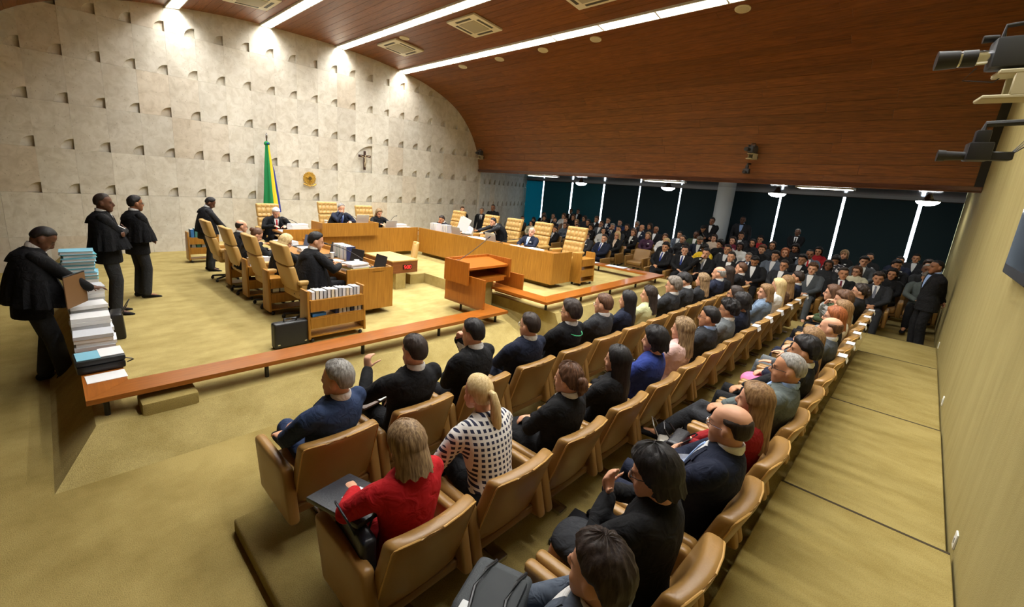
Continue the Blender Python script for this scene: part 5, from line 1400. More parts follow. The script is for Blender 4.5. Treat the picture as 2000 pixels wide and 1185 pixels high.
# keep shoulder room between neighbours of one row
for r in range(5):
    row = sorted([c for c in cells if c[0] == r], key=lambda c: c[1])
    for _ in range(30):
        for a, b in zip(row, row[1:]):
            gap = b[1] - a[1]
            if gap < .585:
                d = (.585 - gap) / 2; a[1] -= d * .5; b[1] += d * .5
    for _ in range(3):
        lo_ = -.22
        for a in row:
            a[1] = max(a[1], lo_); lo_ = a[1] + .58
        hi_ = 13.5 + (FROWS[r] - 12.97) * .374 - .55
        for a in row[::-1]:
            a[1] = min(a[1], hi_); hi_ = a[1] - .56
    for n_, c in enumerate(row):
        k = c[4]; px, py, pose, hair, hc, sk, top, tie, rw = FAR[k]
        fem = TPL[pose]['fem']
        y = c[1]
        sc = min(max(c[3], .90), 1.07)
        loc = Vector((FROWS[r], y, c[2]))
        tiew = {None: 'white shirt', '': '', 'tieblue': 'blue tie', 'tiegrey': 'grey tie', 'tiered': 'red tie', 'burgundy': 'burgundy tie', 'beige': 'beige shirt', 'white': 'white shirt', 'lilac': 'lilac shirt'}[tie]
        cn = {'tiegrey': '', 'midgrey': 'mid grey', 'hotpink': 'hot pink', 'brownc': 'brown', 'greengrey': 'grey-green', 'redhood': 'red', 'bwprint': 'black-and-white print', 'slate': 'slate grey'}.get(top, top)
        label = f'person in {cn} {"top" if fem else "suit"}{", " + tiew if tiew else ""}, {ORD[n_]} from carpet wall, {ORD[r]} far row'
        shirt = None if tie == '' else (tie if tie in ('beige', 'white', 'lilac') else 'white')
        person(pose, loc, math.radians(90 + ((k * 29) % 9 - 4) * 2), label, hair, hc, sk, top, 'black' if top not in ('slate', 'midgrey', 'navy', 'charcoal') else top, shirt, tie if tie and tie.startswith(('tie', 'burg')) else None,
               glasses=(k % 6 == 2), badge=(k % 3 == 0), s=sc, group='people in the far seats', lapel=not fem or tie not in ('',), detail=False)
        audience_chair(loc, math.radians(90), f'tan leather armchair, {ORD[n_]} from carpet wall in the {ORD[r]} far row', .92)
for (x, y, lab) in ((13.4, 6.35, 'empty tan armchair at the aisle end of the second far row'), (15.8, 6.0, 'empty tan armchair by the window slit left of the white pillar')):
    audience_chair((x, y, TIER(x)), math.radians(90), lab)
# people standing at the back
def stand_at(pose, px, py, X, label, rz, **kw):
    HC = TPL[pose]['HC']; p = on_x(px, py, X)
    fz = kw.pop('fz', TIER(X) if X > 12.8 else -.30)
    s = min(max((p.z - fz) / HC[2], .86), 1.1)
    R2 = Matrix.Rotation(rz, 3, 'Z') @ Vector((HC[0], HC[1], 0)) * s
    return person(pose, (p.x - R2.x, p.y - R2.y, fz), rz, label, s=s, **kw)
q = math.radians
stand_at('stand_side', 1115, 413, 17.7, 'standing person in dark suit at the window slit, left of a pair', q(90), hair='short', hc='black', sk='brown', top='black', legs='black', detail=False)
stand_at('stand_front', 1129, 413, 17.75, 'standing person in dark suit at the window, right of a pair', q(95), hair='short', hc='black', sk='brown', top='black', legs='black', detail=False)
stand_at('stand_front', 1391, 432, 16.75, 'standing person in black suit with hands together beside the white pillar', q(90), hair='short', hc='black', sk='brown', top='black', legs='black', detail=False)
stand_at('stand_stoop', 1374, 447, 16.7, 'stooping person in black suit beside the white pillar', q(80), hair='short', hc='black', sk='tan', top='black', legs='black', detail=False)
stand_at('stand_side', 1451, 430, 17.5, 'standing person in dark pullover right of the white pillar', q(95), hair='crop', hc='black', sk='dark', top='charcoal', legs='black', shirt='skyblue', detail=False)
stand_at('stand_front', 1558, 454, 17.0, 'standing person in black suit and black tie before the dark blinds', q(90), hair='crop', hc='grey', sk='dark', top='black', legs='black', tie='black', detail=False)
stand_at('stand_back', 1829, 522, 11.75, 'standing guard in black suit against the carpet wall, hands behind back', q(24), hair='crop', hc='black', sk='brown', top='black', legs='black', shirt='skyblue')
stand_at('stand_front', 903, 410, 11.35, 'standing person in black suit before the stone wall end', q(150), hair='short', hc='brown', sk='light', top='black', legs='black', detail=False)
stand_at('stand_side', 941, 412, 12.1, 'standing person in black suit and tie at the stone corner', q(120), hair='short', hc='greybrown', sk='tan', top='black', legs='black', tie='black', detail=False)
stand_at('stand_front', 963, 406, 12.75, 'tall standing person all in black with white badge', q(120), hair='crop', hc='black', sk='brown', top='black', legs='black', shirt=None, badge=True, detail=False)
# court attendants on the left
def attendant(pose, x, y, z, rz, label, s, **kw): return person(pose, (x, y, z), rz, label, s=s, **kw)
attendant('stand_fold', .54, 8.1, 0, q(-95), 'standing attendant in black short cape with folded arms, nearer of two', 1.01, hair='crop', hc='dark', sk='dark', top='black', legs='charcoal', tie='black', cape='robe')
attendant('stand_front', .97, 8.93, 0, q(-72), 'standing attendant in black short cape and glasses, farther of two', .97, hair='short', hc='black', sk='brown', top='black', legs='charcoal', cape='robe', glasses=True)
attendant('stand_bent', -.19, 6.60, -.30, q(-84), 'attendant in black short cape bending over the paper piles at far left', 1.05, hair='crop', hc='black', sk='dark', top='black', legs='charcoal', cape='robe')
attendant('stand_read', 2.36, 10.72, 0, q(-95), 'standing person in open black robe, looking down at the desk', .93, hair='receding', hc='black', sk='dark', top='charcoal', legs='charcoal', cape='robe', shirt='white', tie='tieblue')
# judges on the left (facing +x)
JL = [(2.78, 6.44, 'desk_side', 'short', 'black', 'light', 'nearest seated person in black robe at the left desk', {}, 1.07), (2.66, 7.32, 'desk_f', 'bob', 'blond', 'light', 'seated person in black robe looking down, second at left desk', {'glasses': True}, 1.0),
      (2.50, 8.42, 'desk_read', 'knot', 'brown', 'light', 'seated person in black robe, third at left desk', {}, .96), (2.60, 9.30, 'desk_up', 'bald', 'dark', 'light', 'seated person in black robe with glasses, fourth at left desk', {'glasses': True}, .98)]
for n_, (x, y, pose, hair, hc, sk, label, ex, s) in enumerate(JL):
    person(pose, (x, y, 0), q(-90), label, hair, hc, sk, 'black', 'black', 'white', None, cape='robe', s=s, group='robed people at the desks', **ex)
for n_, (y, x) in enumerate([(6.50, 2.66), (7.50, 2.56), (8.55, 2.50), (9.70, 2.46)]):
    court_chair((x, y, 0), q(-90), f'tall tan court chair at the left desk, {ORD[n_]} from the viewer')
# head desk (facing -y)
person('desk_read', (3.78, 10.85, .218), q(180), 'seated person in black robe with red tie at the head desk', 'short', 'white', 'pink', 'black', 'black', 'white', 'tiered', cape='robe', s=.94, group='robed people at the desks')
court_chair((3.80, 11.0, .218), q(180), 'tall tan court chair behind the person with red tie', True)
person('desk_chin', (5.36, 10.75, .30), q(180), 'seated person in dark robe with hand at chin at the raised desk', 'receding', 'grey', 'light', 'navy', 'black', 'skyblue', 'tieblue', cape='robe', s=.97, group='robed people at the desks')
court_chair((5.28, 10.95, .30), q(180), 'tall tan tufted court chair at the raised desk', True)
person('desk_f', (6.52, 10.80, .22), q(180), 'seated person in black dress looking down at a laptop beside the raised desk', 'longer', 'highlight', 'light', 'black', 'black', None, None, s=.97, lapel=False, group='robed people at the desks')
court_chair((6.38, 11.0, .22), q(180), 'tall tan tufted court chair behind the person in black dress', True)
# right desk (facing -x)
person('desk_chin', (8.02, 9.72, .22), q(90), 'seated person in black robe with face on hand at the right desk', 'short', 'dark', 'tan', 'charcoal', 'black', 'white', None, cape='robe', s=.87, group='robed people at the desks')
person('desk_f', (8.25, 8.95, .22), q(90), 'seated person behind raised white papers at the right desk', 'curly', 'highlight', 'light', 'white', 'black', None, None, s=.88, lapel=False, group='robed people at the desks')
person('stand_reach', (8.30, 7.80, .22), q(62), 'person in black robe leaning over the right desk, handing white papers', 'short', 'black', 'light', 'charcoal', 'black', 'white', None, cape='robe', s=.80)
person('desk_back', (8.05, 6.60, .22), q(90), 'seated person in navy suit leaning back at the right desk', 'bald', 'white', 'pink', 'navy', 'navy', 'white', 'skyblue', s=.88, badge=True)
for n_, (x, y) in enumerate([(8.42, 5.72), (8.42, 6.72), (8.42, 7.68), (8.5, 8.62), (8.45, 9.95)]):
    court_chair((x, y, .22), q(90), f'tall tan tufted court chair behind the right desk, {ORD[n_]} from the viewer', True)
# ================================================================ SMALL THINGS
def paper_pile(loc, size, n, label, mat, rz=0.0, cat='papers', jit=.012, mats=None, name='paper_stack'):
    t = thing(name, label, cat, loc, rz, 'piles of court papers')
    h = size[2] / n
    for k in range(n):
        a = random.uniform(-.06, .06)
        M = Matrix.Translation((random.uniform(-jit, jit), random.uniform(-jit, jit), h * (k + .5))) @ Matrix.Rotation(a, 4, 'Z')
        MB().box((0, 0, 0), (size[0] * random.uniform(.94, 1), size[1] * random.uniform(.94, 1), h * .93), M=M).build('bundle', (mats[k % len(mats)] if mats else mat), t, smooth=False)
    return t
random.seed(11)
paper_pile((.22, 5.12, BZ), (.30, .21, .004), 1, 'loose white sheet at the front of the bench papers', PAPER, .05)
t = thing('binder', 'black zipped binder with blue and white sheets on top, front of the bench papers', 'binder', (.20, 5.42, BZ), .04)
MB().rbox((0, 0, .04), (.36, .30, .07), .02, 2).build('lower_binder', BLACK_PLASTIC, t)
MB().rbox((0, .01, .105), (.37, .30, .055), .02, 2).build('upper_binder', plain('binder_black', (30, 33, 34), .5), t)
MB().box((-.085, 0, .136), (.17, .24, .006)).build('blue_sheet', FOLDER_BLUE, t, smooth=False)
MB().box((.09, .02, .137), (.18, .25, .006)).build('white_sheet', PAPER, t, smooth=False)
MB().tube([(.17, -.1, .09), (.23, -.11, .07), (.25, -.06, .04), (.20, -.05, .02)], .006, 6).build('strap', BLACK_PLASTIC, t)
for k, (y, h, lab) in enumerate([(5.98, .20, 'pile of white court papers just behind the black binder'), (6.30, .30, 'pile of white court papers second behind the binder'), (6.62, .36, 'pile of white court papers third behind the binder'), (6.95, .50, 'pile of grey and white papers before the blue folders')]):
    paper_pile((.21, y, BZ), (.33, .26, h), 5 + 2 * k, lab, PAPER, .03 * k, mats=[PAPER, PAPER_GREY, PAPER])
zb = BZ
paper_pile((.21, 7.42, zb), (.33, .30, .50), 7, 'tall pile of white papers under the blue folders', PAPER, 0, mats=[PAPER, PAPER_GREY]); zb += .50
for k in range(8):
    h = .045
    t = thing('case_folder', f'pale blue case folder, {ORD[7 - k]} from top of the pile on the left bench', 'folder', (.20 + random.uniform(-.02, .02), 7.42 + random.uniform(-.02, .02), zb), random.uniform(-.08, .08), 'blue case folders')
    MB().box((0, 0, h / 2), (.30, .25, h - .014)).build('sheets', PAPER, t, smooth=False)
    for dz in (.004, h - .005): MB().box((0, 0, dz), (.32, .27, .006)).build('cover', FOLDER_BLUE if k % 3 else FOLDER_TEAL, t, smooth=False)
    zb += h
t = thing('wooden_board', 'brown wooden board held upright over the papers by the bending attendant', 'board', (.12, 6.35, .62), q(-30))
MB().rbox((0, 0, .17), (.012, .36, .34), .003, 1).build('panel', plain('board_brown', (112, 80, 46), .6), t)
MB().rbox((0, 0, .345), (.014, .36, .012), .002, 1).build('edge_strip', BLACK_PLASTIC, t)
# briefcase
t = thing('briefcase', 'black hard briefcase standing beside the nearest book cart', 'briefcase', (2.06, 5.50, 0), .02)
MB().rbox((0, 0, .175), (.44, .13, .33), .03, 3).build('shell', plain('case_black', (34, 35, 36), .4, bump=.3, bscale=120), t)
MB().rbox((0, 0, .175), (.446, .012, .336), .004, 1).build('seam', BLACK_METAL, t)
MB().tube([(-.08, 0, .335), (-.075, 0, .375), (.075, 0, .375), (.08, 0, .335)], .012, 8).build('handle', BLACK_PLASTIC, t)
for s in (-1, 1): MB().box((s * .17, -.066, .06), (.03, .006, .016)).build('latch', CHROME, t, smooth=False)
# laptops, papers, cups on the desks
def laptop(loc, rz, label, lid=PAPER_GREY, screen=BLACK_PLASTIC):
    t = thing('laptop', label, 'laptop', loc, rz, 'laptops on the desks')
    MB().rbox((0, 0, .009), (.34, .24, .018), .005, 1).build('base', screen, t)
    M = Matrix.Translation((0, .12, .018)) @ Matrix.Rotation(q(-14), 4, 'X') @ Matrix.Translation((0, 0, .115))
    o = MB().rbox((0, 0, 0), (.34, .008, .23), .003, 1).build('lid', lid, t); o.matrix_local = M
    return t
SILVER = plain('laptop_silver', (188, 192, 196), .35, metal=.3)
laptop((3.72, 6.30, .715), q(-90), 'black laptop at the near corner of the left desk', BLACK_PLASTIC)
laptop((3.66, 6.95, .715), q(-80), 'black laptop before the nearest robed person at the left desk', BLACK_PLASTIC)
laptop((3.62, 7.75, .715), q(-90), 'black laptop before the second robed person at the left desk', BLACK_PLASTIC)
laptop((3.62, 8.95, .715), q(-90), 'grey-blue laptop before the third robed person at the left desk', plain('laptop_blue', (70, 84, 112), .4))
laptop((5.55, 10.05, 1.05), q(180), 'silver laptop on the raised desk', SILVER)
laptop((6.45, 10.15, .895), q(180), 'silver laptop before the person in black dress', SILVER)
laptop((7.52, 8.45, .895), q(90), 'silver laptop on the right desk under the raised papers', SILVER)
laptop((7.52, 7.20, .895), q(90), 'silver laptop on the right desk left of the navy suit', SILVER)
paper_pile((3.44, 6.36, .715), (.34, .30, .14), 6, 'thick pile of papers with yellow-green edges on the near desk end', PAPER, .1, mats=[PAPER_GREY, PAPER, plain('paper_lime', (206, 206, 130), .8), PAPER])
paper_pile((3.50, 7.25, .715), (.30, .22, .02), 1, 'white papers on the left desk beside the second robed person', PAPER, .2)
paper_pile((3.48, 8.3, .715), (.32, .26, .10), 4, 'white papers on the left desk beside the third robed person', PAPER, -.1)
paper_pile((3.45, 9.3, .715), (.34, .4, .09), 4, 'white papers on the left desk at its far end', PAPER, .1)
paper_pile((4.05, 10.15, .895), (.40, .26, .16), 5, 'heap of white papers on the head desk left of the raised section', PAPER, .1)
paper_pile((3.75, 10.12, .895), (.26, .3, .02), 1, 'white sheet before the person with red tie', PAPER, -.1)
paper_pile((6.75, 10.1, .895), (.36, .26, .14), 5, 'heap of white papers right of the silver laptop on the head desk', PAPER, .15)
paper_pile((7.02, 10.12, .895), (.2, .26, .05), 2, 'small pile of white papers in the corner of the head desk', PAPER, 0)
paper_pile((7.50, 7.75, .895), (.34, .5, .05), 2, 'white papers spread on the right desk under the leaning robe', PAPER, .1)
paper_pile((7.50, 6.55, .895), (.34, .4, .015), 1, 'white papers before the navy suit at the right desk', PAPER, .1)
paper_pile((7.50, 6.0, .895), (.34, .4, .04), 2, 'white papers near the end of the right desk', PAPER, -.1)
for k in range(4): book((7.40 + .0 * k, 9.42 - .07 * k, .895), .055, .17, .24, ['white', 'grey', 'white', 'white'][k], f'upright white book on the right desk, {ORD[k]} from the corner', q(90), group='upright books on the right desk')
for k in range(4): book((7.42, 8.98 - .062 * k, .895), .05, .17, .24, ['white', 'grey'][k % 2], f'upright white book on the right desk, {ORD[k]} in the second group', q(90), group='upright books on the right desk')
for k in range(9): book((3.82, 7.25 + .058 * k, .715), .05, .18, .25, ['navy', 'navy', 'blue', 'white', 'green', 'grey', 'green', 'white', 'grey'][k], f'upright {["navy", "navy", "blue", "white", "green", "grey", "green", "white", "grey"][k]} book standing on the left desk, {ORD[k]} from the viewer', q(90), group='upright books on the left desk')
def tumbler(loc, label):
    t = thing('drinking_glass', label, 'glass', loc, 0, 'water glasses'); gl = plain('tumbler_glass', (214, 226, 228), .08, spec=.8)
    MB().lathe([(.028, 0), (.033, .10), (.030, .10), (.026, .008), (.002, .008)], n=18).build('tumbler', gl, t)
    MB().lathe([(.045, .102), (.045, .108), (.002, .110), (.002, .102)], n=18).build('lid', WHITE_PLASTIC, t)
tumbler((3.66, 6.72, .715), 'covered water glass beside the thick paper pile')
tumbler((3.62, 7.55, .715), 'covered water glass before the second robed person')
tumbler((4.62, 9.95, 1.05), 'covered water glass at the left end of the raised desk')
t = thing('paper_sheet', 'white papers passed across the right desk by the leaning person', 'papers', (7.62, 8.42, 1.20), q(40))
MB().box((0, 0, .0), (.01, .26, .36), M=Matrix.Rotation(q(25), 4, 'X')).build('sheets', PAPER, t, smooth=False)
MB().box((.02, .02, .0), (.006, .26, .34), M=Matrix.Translation((.02, .02, 0)) @ Matrix.Rotation(q(15), 4, 'X')).build('loose_sheet', PAPER, t, smooth=False)
# flag, crest, crucifix on the stone wall
GREEN, YEL, BLU = plain('flag_green', (0, 122, 62), .75), plain('flag_yellow', (244, 204, 40), .75), plain('flag_blue', (26, 44, 132), .75)
t = thing('flag', 'green, yellow and blue national flag hanging on a tall pole', 'flag', (4.44, 13.1, .22))
MB().lathe([(.02, 0), (.02, 2.78)], n=12).build('pole', plain('brass', (180, 150, 80), .3, metal=1), t)
MB().lathe([(.004, 2.98), (.02, 2.92), (.03, 2.86), (.018, 2.80), (.022, 2.77)], n=14).build('finial', CHROME, t)
MB().lathe([(.16, 0), (.15, .04), (.03, .06)], n=20).build('pole_base', BLACK_METAL, t)
def drape(a0, a1, prof, mat, name, parent, ph):
    rings = []; n = 14
    for z, rr in prof:
        outer = []
        for j in range(n + 1):
            a = a0 + (a1 - a0) * j / n
            r_ = rr * (1 + .14 * math.sin(a * 6 + ph))
            outer.append((r_ * math.cos(a) + .05 * (2.74 - z) / 2, r_ * math.sin(a) - .02, z))
        rings.append(outer + [(x * .72, y * .72, z_) for x, y, z_ in outer[::-1]])
    return MB().rings(rings).build(name, mat, parent)
drape(q(165), q(275), ((2.74, .04), (2.4, .075), (2.0, .115), (1.5, .15), (1.1, .19), (.80, .22)), GREEN, 'green_field', t, 0)
drape(q(270), q(320), ((2.74, .041), (2.4, .076), (2.0, .116), (1.5, .151), (1.1, .19), (.95, .21)), YEL, 'yellow_lozenge', t, 1)
drape(q(312), q(385), ((2.2, .08), (2.0, .13), (1.5, .18), (1.1, .215), (.85, .23)), BLU, 'blue_disc', t, 2)
MB().lathe([(.03, 2.62), (.07, 2.66), (.075, 2.70), (.05, 2.74), (.03, 2.75)], (0, -.01, 0), n=20).build('rosette', GREEN, t)
MB().lathe([(.005, 2.675), (.03, 2.68), (.03, 2.71), (.005, 2.715)], (0, -.065, 0), n=14).build('rosette_centre', BLU, t)
GOLD = plain('crest_gold', (206, 164, 70), .4, metal=.45, bump=.4, bscale=60)
t = thing('wall_crest', 'round gilded coat of arms on the stone wall', 'crest', (5.76, 13.47, 2.055))
def star(n, r1, r2, y0, y1, ph=0.0):
    pts = [((r1 if k % 2 == 0 else r2) * math.sin(math.pi * k / n + ph), (r1 if k % 2 == 0 else r2) * math.cos(math.pi * k / n + ph)) for k in range(2 * n)]
    return MB().rings([[(x, y0, z) for x, z in pts], [(x * .9, y1, z * .9) for x, z in pts]])
star(20, .20, .165, .028, .0).build('sun_rays', GOLD, t, smooth=False)
for k in range(26):
    a = 2 * math.pi * k / 26
    o = MB().ball((0, 0, 0), (.013, .008, .032), 8, 5).build('wreath_leaf', GOLD, t)
    o.matrix_local = Matrix.Translation((.175 * math.sin(a), -.012, .175 * math.cos(a))) @ Matrix.Rotation(a + .6, 4, 'Y')
star(5, .125, .055, .0, -.035).build('star', GOLD, t, smooth=False)
MB().rings([[(.06 * math.cos(a), .0, .06 * math.sin(a)) for a in np.linspace(0, 2 * math.pi, 25)[:-1]], [(.052 * math.cos(a), -.045, .052 * math.sin(a)) for a in np.linspace(0, 2 * math.pi, 25)[:-1]]]).build('centre_disc', plain('crest_dark', (120, 98, 52), .4, metal=.7), t)
MB().tube([(-.19, -.02, -.16), (-.1, -.03, -.21), (0, -.03, -.225), (.1, -.03, -.21), (.19, -.02, -.16)], .020, 8).build('ribbon', GOLD, t)
MB().box((0, -.02, -.12), (.018, .012, .24)).build('sword', GOLD, t, smooth=False)
t = thing('crucifix', 'dark wooden crucifix with pale figure in the large arched niche', 'crucifix', (7.60, 13.46, 2.74))
DW = plain('cross_wood', (58, 34, 22), .5)
MB().rbox((0, 0, 0), (.078, .035, .60), .006, 1).build('upright', DW, t); MB().rbox((0, 0, .135), (.44, .033, .075), .006, 1).build('crossbar', DW, t)
MB().box((0, .045, .1), (.02, .09, .02)).build('wall_pin', BLACK_METAL, t, smooth=False)
IV = plain('ivory', (196, 176, 142), .5)
m = MB(); m.loft([(0, -.03, .10), (0, -.04, .0), (.006, -.038, -.06)], [(.022, .016), (.018, .014), (.020, .016)], n=10); m.ball((.008, -.045, .145), (.020, .022, .026), 10, 8)
for s in (-1, 1):
    m.loft([(s * .025, -.032, .10), (s * .10, -.03, .125), (s * .165, -.028, .145)], [.010, .008, .007], n=8); m.loft([(s * .012, -.036, -.06), (s * .018, -.042, -.13), (s * .008, -.034, -.21)], [.014, .011, .008], n=8)
o = link('figure', remesh(m, .005, 1, 'crucifix_figure'), t); setmat(o, IV)
# video cameras on their brackets
def video_camera(label, M, s=1.0, small=False):
    t = thing('video_camera', label, 'video camera'); t.matrix_world = M @ Matrix.Scale(s, 4)
    G = plain('camera_grey', (58, 60, 62), .45); D = plain('camera_dark', (28, 28, 30), .4)
    if small:
        MB().rbox((0, 0, 0), (.15, .13, .13), .01, 2).build('body', D, t)
        MB().rbox((0, 0, .11), (.07, .08, .09), .008, 2).build('pan_head', D, t)
        ln = MB().loft([(0, .06, -.03), (0, .12, -.03), (0, .17, -.03)], [.03, .033, .036], n=16, round_ends=False).build('lens', D, t)
        MB().loft([(0, .17, -.03), (0, .215, -.03)], [.040, .044], n=16, round_ends=False).build('lens_hood', BLACK_PLASTIC, ln)
        MB().rbox((0, -.12, -.03), (.10, .12, .06), .006, 1).build('connector_box', D, t)
        MB().tube([(0, 0, .15), (0, 0, .20), (0, -.40, .22)], .022, 8).build('wall_arm', BLACK_METAL, t)
        for k in range(3): MB().tube([(.02 * k, -.17, -.02), (.03 * k + .02, -.25, .06 + .03 * k), (.02, -.32, .0 - .04 * k), (.0, -.40, .02)], .005, 6).build('cable', BLACK_PLASTIC, t)
    else:
        MB().rbox((0, 0, 0), (.13, .30, .15), .015, 2).build('body', G, t)
        MB().rbox((0, -.06, .09), (.10, .18, .05), .015, 2).build('top_housing', G, t)
        MB().tube([(0, .12, .08), (0, .12, .14), (0, -.08, .16), (0, -.10, .11)], .011, 8).build('handle', D, t)
        MB().loft([(.03, .13, .09), (.03, .19, .09)], [.018, .02], n=12, round_ends=False).build('microphone', D, t)
        ln = MB().loft([(0, .14, -.01), (0, .20, -.01), (0, .27, -.01)], [.034, .038, .040], n=18, round_ends=False).build('lens', CHROME, t)
        MB().loft([(0, .20, -.01), (0, .26, -.01)], [.043, .043], n=18, round_ends=False).build('zoom_ring', D, ln)
        MB().loft([(0, .27, -.01), (0, .36, -.01)], [.044, .050], n=18, round_ends=False).build('lens_hood', D, t)
        MB().tube([(.04, .18, -.05), (.06, .22, -.11), (.04, .10, -.13), (.02, .06, -.09)], .003, 6).build('lens_cable', BLACK_PLASTIC, t)
        CR = plain('bracket_cream', (206, 196, 160), .45)
        br = MB().rbox((0, -.04, -.10), (.14, .30, .025), .006, 1).build('cradle', CR, t)
        for s_ in (-1, 1): MB().rbox((s_ * .062, -.06, -.16), (.014, .22, .12), .005, 1).build('cradle_side', CR, br)
        MB().rbox((0, -.02, -.225), (.14, .34, .022), .006, 1).build('cradle_foot', CR, br)
        MB().rbox((0, -.26, -.16), (.06, .22, .05), .006, 1).build('wall_arm', BLACK_METAL, t)
    return t
video_camera('large grey video camera at the upper right on a cream bracket', Matrix.Translation((3.75, -.19, 3.08)) @ Matrix.Rotation(q(10), 4, 'Z'))
video_camera('small black video camera below the large grey one at the right', Matrix.Translation((4.55, -.13, 2.66)) @ Matrix.Rotation(q(8), 4, 'Z'), .9, True)
video_camera('video camera on a white bracket high on the ceiling fascia', Matrix.Translation((12.45, 3.40, 3.52)) @ Matrix.Rotation(q(80), 4, 'Z'), .95)
video_camera('small black video camera at the lower edge of the ceiling fascia', Matrix.Translation((12.55, 3.48, 3.02)) @ Matrix.Rotation(q(90), 4, 'Z'), .9, True)
video_camera('video camera at the corner of stone wall and ceiling', Matrix.Translation((12.45, 13.05, 3.45)) @ Matrix.Rotation(q(110), 4, 'Z'), .95)
# wall screen and sockets
t = thing('wall_screen', 'black flat screen on the carpet wall, cut by the right edge', 'screen', (5.05, -.545, 2.18))
MB().rbox((0, 0, 0), (1.22, .06, .76), .008, 1).build('casing', BLACK_PLASTIC, t)
MB().box((0, .031, .02), (1.12, .004, .64)).build('panel', plain('screen_off', (10, 10, 12), .12), t, smooth=False)
for k, (x, z) in enumerate([(4.19, .06), (7.66, .0), (11.17, -.02)]):
    t = thing('wall_socket', f'small white wall socket near the floor of the carpet wall, {["nearest the viewer", "middle one", "farthest one"][k]}', 'socket', (x, -.58, z))
    MB().rbox((0, 0, 0), (.075, .012, .115), .003, 1).build('plate', WHITE_PLASTIC, t)
    MB().box((0, .008, 0), (.03, .004, .04)).build('outlet', plain('outlet_grey', (180, 178, 170), .5), t, smooth=False)
# things in laps and hands of the near rows
t = thing('folder', 'black leather folder with white label on the lap of the red suit', 'folder', (SX(0) - .17, ROWY['B'] + .20, ZA + .655), q(12))
o = MB().rbox((0, 0, .014), (.30, .42, .028), .008, 2).build('cover', plain('folder_black', (40, 42, 48), .4, bump=.3, bscale=80), t)
MB().box((.02, .02, .0295), (.13, .045, .002)).build('label_strip', PAPER, t, smooth=False)
t.rotation_euler = (q(-6), q(4), q(12))
def handbag(label, loc, rz, c, size=(.34, .14, .28), handles=True):
    t = thing('handbag', label, 'bag', loc, rz)
    mt = plain('bag_' + c, {'navy': (30, 36, 48), 'black': (22, 22, 24), 'grey': (150, 144, 132), 'dark': (30, 30, 34)}[c], .38, bump=.3, bscale=90)
    w, d, h = size
    MB().rbox((0, 0, h / 2), (w, d, h), .03, 3, fn=lambda p: Vector((p.x * (1 + .10 * p.z / h), p.y * (1 - .45 * max(0, p.z / h)), p.z))).build('pouch', mt, t)
    if handles:
        for s_ in (-1, 1):
            MB().tube([(-w * .25, s_ * d * .3, h * .86), (-w * .22, s_ * d * .75, h * 1.25), (0, s_ * d * .95, h * 1.42), (w * .22, s_ * d * .75, h * 1.25), (w * .25, s_ * d * .3, h * .86)], .006, 7).build('handle', mt, t)
    return t
handbag('navy handbag with looped handles wedged beside the red suit', (SX(0) - .235, ROWY['B'] + .06, ZA + .38), q(84), 'navy', (.36, .10, .30))
handbag('shiny black handbag beside the black jacket in the middle row', (SX(3) - .10, ROWY['B'] + .25, ZA + .52), q(10), 'black', (.26, .12, .17))
handbag('beige-grey handbag standing on the floor before the back row', (SX(4) - .15, 1.28, ZC), q(20), 'grey', (.32, .14, .28))
handbag('black handbag on the lap of the dark red jacket', (SX(3) - .16, ROWY['C'] + .25, ZC + .54), q(5), 'dark', (.26, .12, .14))
t = thing('leather_case', 'brown leather tablet case on the lap of the raised fist', 'case', (SX(1) - .12, ROWY['A'] + .30, ZA + .60), q(12))
MB().rbox((0, 0, .01), (.36, .26, .02), .008, 2).build('cover', plain('case_brown', (88, 62, 46), .45), t)
t = thing('tablet', 'white tablet with pale blue screen on the brown leather case', 'tablet', (SX(1) - .07, ROWY['A'] + .30, ZA + .622), q(20))
MB().rbox((0, 0, .005), (.17, .24, .010), .004, 1).build('casing', WHITE_PLASTIC, t)
MB().box((0, 0, .011), (.145, .20, .002)).build('screen', plain('tablet_screen', (150, 176, 220), .3, emit=.5), t, smooth=False)
t = thing('document_case', 'flat black document case with white label lying under the dotted blouse', 'case', (SX(2) - .1, 1.28, ZA), q(8))
MB().rbox((0, 0, .02), (.42, .30, .04), .01, 2).build('cover', plain('folder_black', (40, 42, 48), .4), t); MB().box((0, .04, .041), (.03, .10, .002)).build('label_strip', PAPER, t, smooth=False)
t = thing('backpack', 'grey and white backpack on the lap at the lower edge', 'backpack', (SX(0) - .04, ROWY['C'] + .24, ZC + .555), q(20)); t.scale = (.78, .78, .72)
BG = plain('pack_grey', (62, 66, 68), .75, bump=.4, bscale=200)
MB().rbox((0, .02, .10), (.40, .34, .22), .06, 3).build('main_pocket', BG, t)
MB().rbox((-.02, -.02, .20), (.30, .22, .05), .02, 2).build('front_pocket', plain('pack_dark', (44, 48, 50), .75), t)
MB().rbox((-.17, .06, .20), (.09, .16, .03), .012, 2).build('white_panel', plain('pack_white', (206, 208, 208), .6), t)
for y in (-.1, .08): MB().tube([(-.18, y, .215), (-.05, y + .03, .235), (.08, y + .02, .235), (.18, y, .21)], .010, 7).build('strap', BLACK_PLASTIC, t)
t = thing('bead_necklace', 'pearl necklace on the black cardigan', 'necklace')
T_ = TPL['f_chin_sk']
nbp = Vector(T_['HC']) + Vector((0, -.02, -.165))
for k in range(26):
    a = 2 * math.pi * k / 26
    MB().ball((SX(1) + nbp.x + .076 * math.sin(a), ROWY['C'] + nbp.y + .078 * math.cos(a), ZC + nbp.z - .02 * math.cos(a)), .0065, 8, 6).build('pearl', plain('pearl', (222, 212, 198), .25), t)
t = thing('gown_cord', 'green cord round the neck of the black gown in the front row', 'cord')
T_ = TPL['sit_lap']; nbp = Vector(T_['HC']) + Vector((0, -.03, -.18))
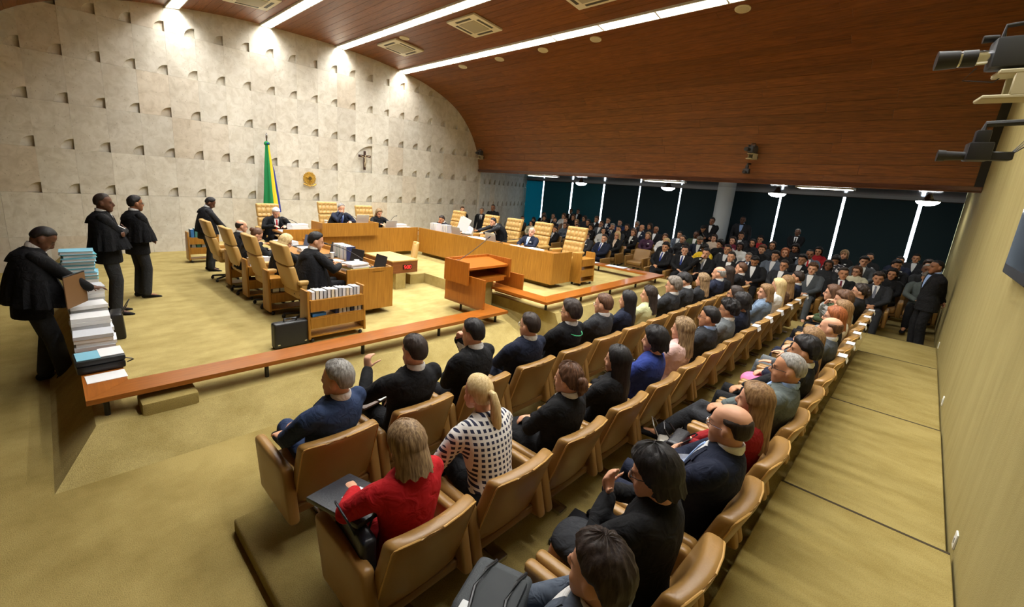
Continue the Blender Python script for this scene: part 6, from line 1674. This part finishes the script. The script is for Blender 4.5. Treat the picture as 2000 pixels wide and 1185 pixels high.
MB().tube([(SX(4) + nbp.x + .105 * math.sin(a), ROWY['A'] + nbp.y - .03 + .10 * math.cos(a), ZA + nbp.z + .035 + .03 * math.cos(a)) for a in np.linspace(0, 2 * math.pi, 25)], .005, 6).build('cord_loop', plain('cord_green', (40, 150, 96), .6), t)
def sheet(label, loc, rot, size=(.21, .30), name='paper_sheet'):
    t = thing(name, label, 'paper', loc); t.rotation_euler = rot
    MB().box((0, 0, 0), (size[0], size[1], .002)).build('sheet', PAPER, t, smooth=False)
    MB().box((.008, -.006, .003), (size[0], size[1], .002)).build('under_sheet', PAPER_GREY, t, smooth=False)
sheet('white sheets held by the third sitter of the front row', (SX(2) + .25, ROWY['A'] + .20, ZA + .70), (q(50), q(30), q(-30)))
sheet('white paper in the hands of the reader in the front row', (SX(9) + .02, ROWY['A'] + .27, ZA + .68), (q(40), 0, 0))
sheet('white paper on the lap beyond the lime top, front row', (SX(8) - .05, ROWY['A'] + .22, ZA + .62), (q(10), 0, q(20)))
sheet('white printed sheet on the far bench end by the seats', (10.22, 5.4, BZ2 + .005), (0, 0, q(5)), (.24, .5))
sheet('white printed papers on the far bench beside the book cart', (10.22, 6.3, BZ2 + .005), (0, 0, q(-5)), (.24, .7))
handbag('black bag on the floor under the far bench', (10.05, 6.4, .22), q(80), 'black', (.4, .2, .2), False)
handbag('black bag lying on the floor before the far front row', (11.3, 6.2, -.30), q(70), 'black', (.5, .22, .2), False)
handbag('black bag on the floor behind the paper piles', (.47, 6.95, 0), q(85), 'black', (.28, .15, .34))
# paper name slips on the backs of the empty-topped chairs far along the rows
for row, rng in (('B', range(8, 14)), ('C', range(7, 13))):
    for i in rng:
        t = thing('seat_slip', f'white paper slip over the chair back, {ORD[i]} seat of the {ROWN[row]}', 'paper slip', (SX(i) + .12, ROWY[row] - .335, ROWZ[row]), 0, 'paper slips on chair backs')
        MB().box((0, 0, .797), (.16, .080, .003)).build('top_flap', PAPER, t, smooth=False)
        MB().box((0, 0, 0), (.16, .003, .07), M=Matrix.Translation((0, -.042, .765)) @ Matrix.Rotation(q(-18), 4, 'X')).build('back_flap', PAPER, t, smooth=False)
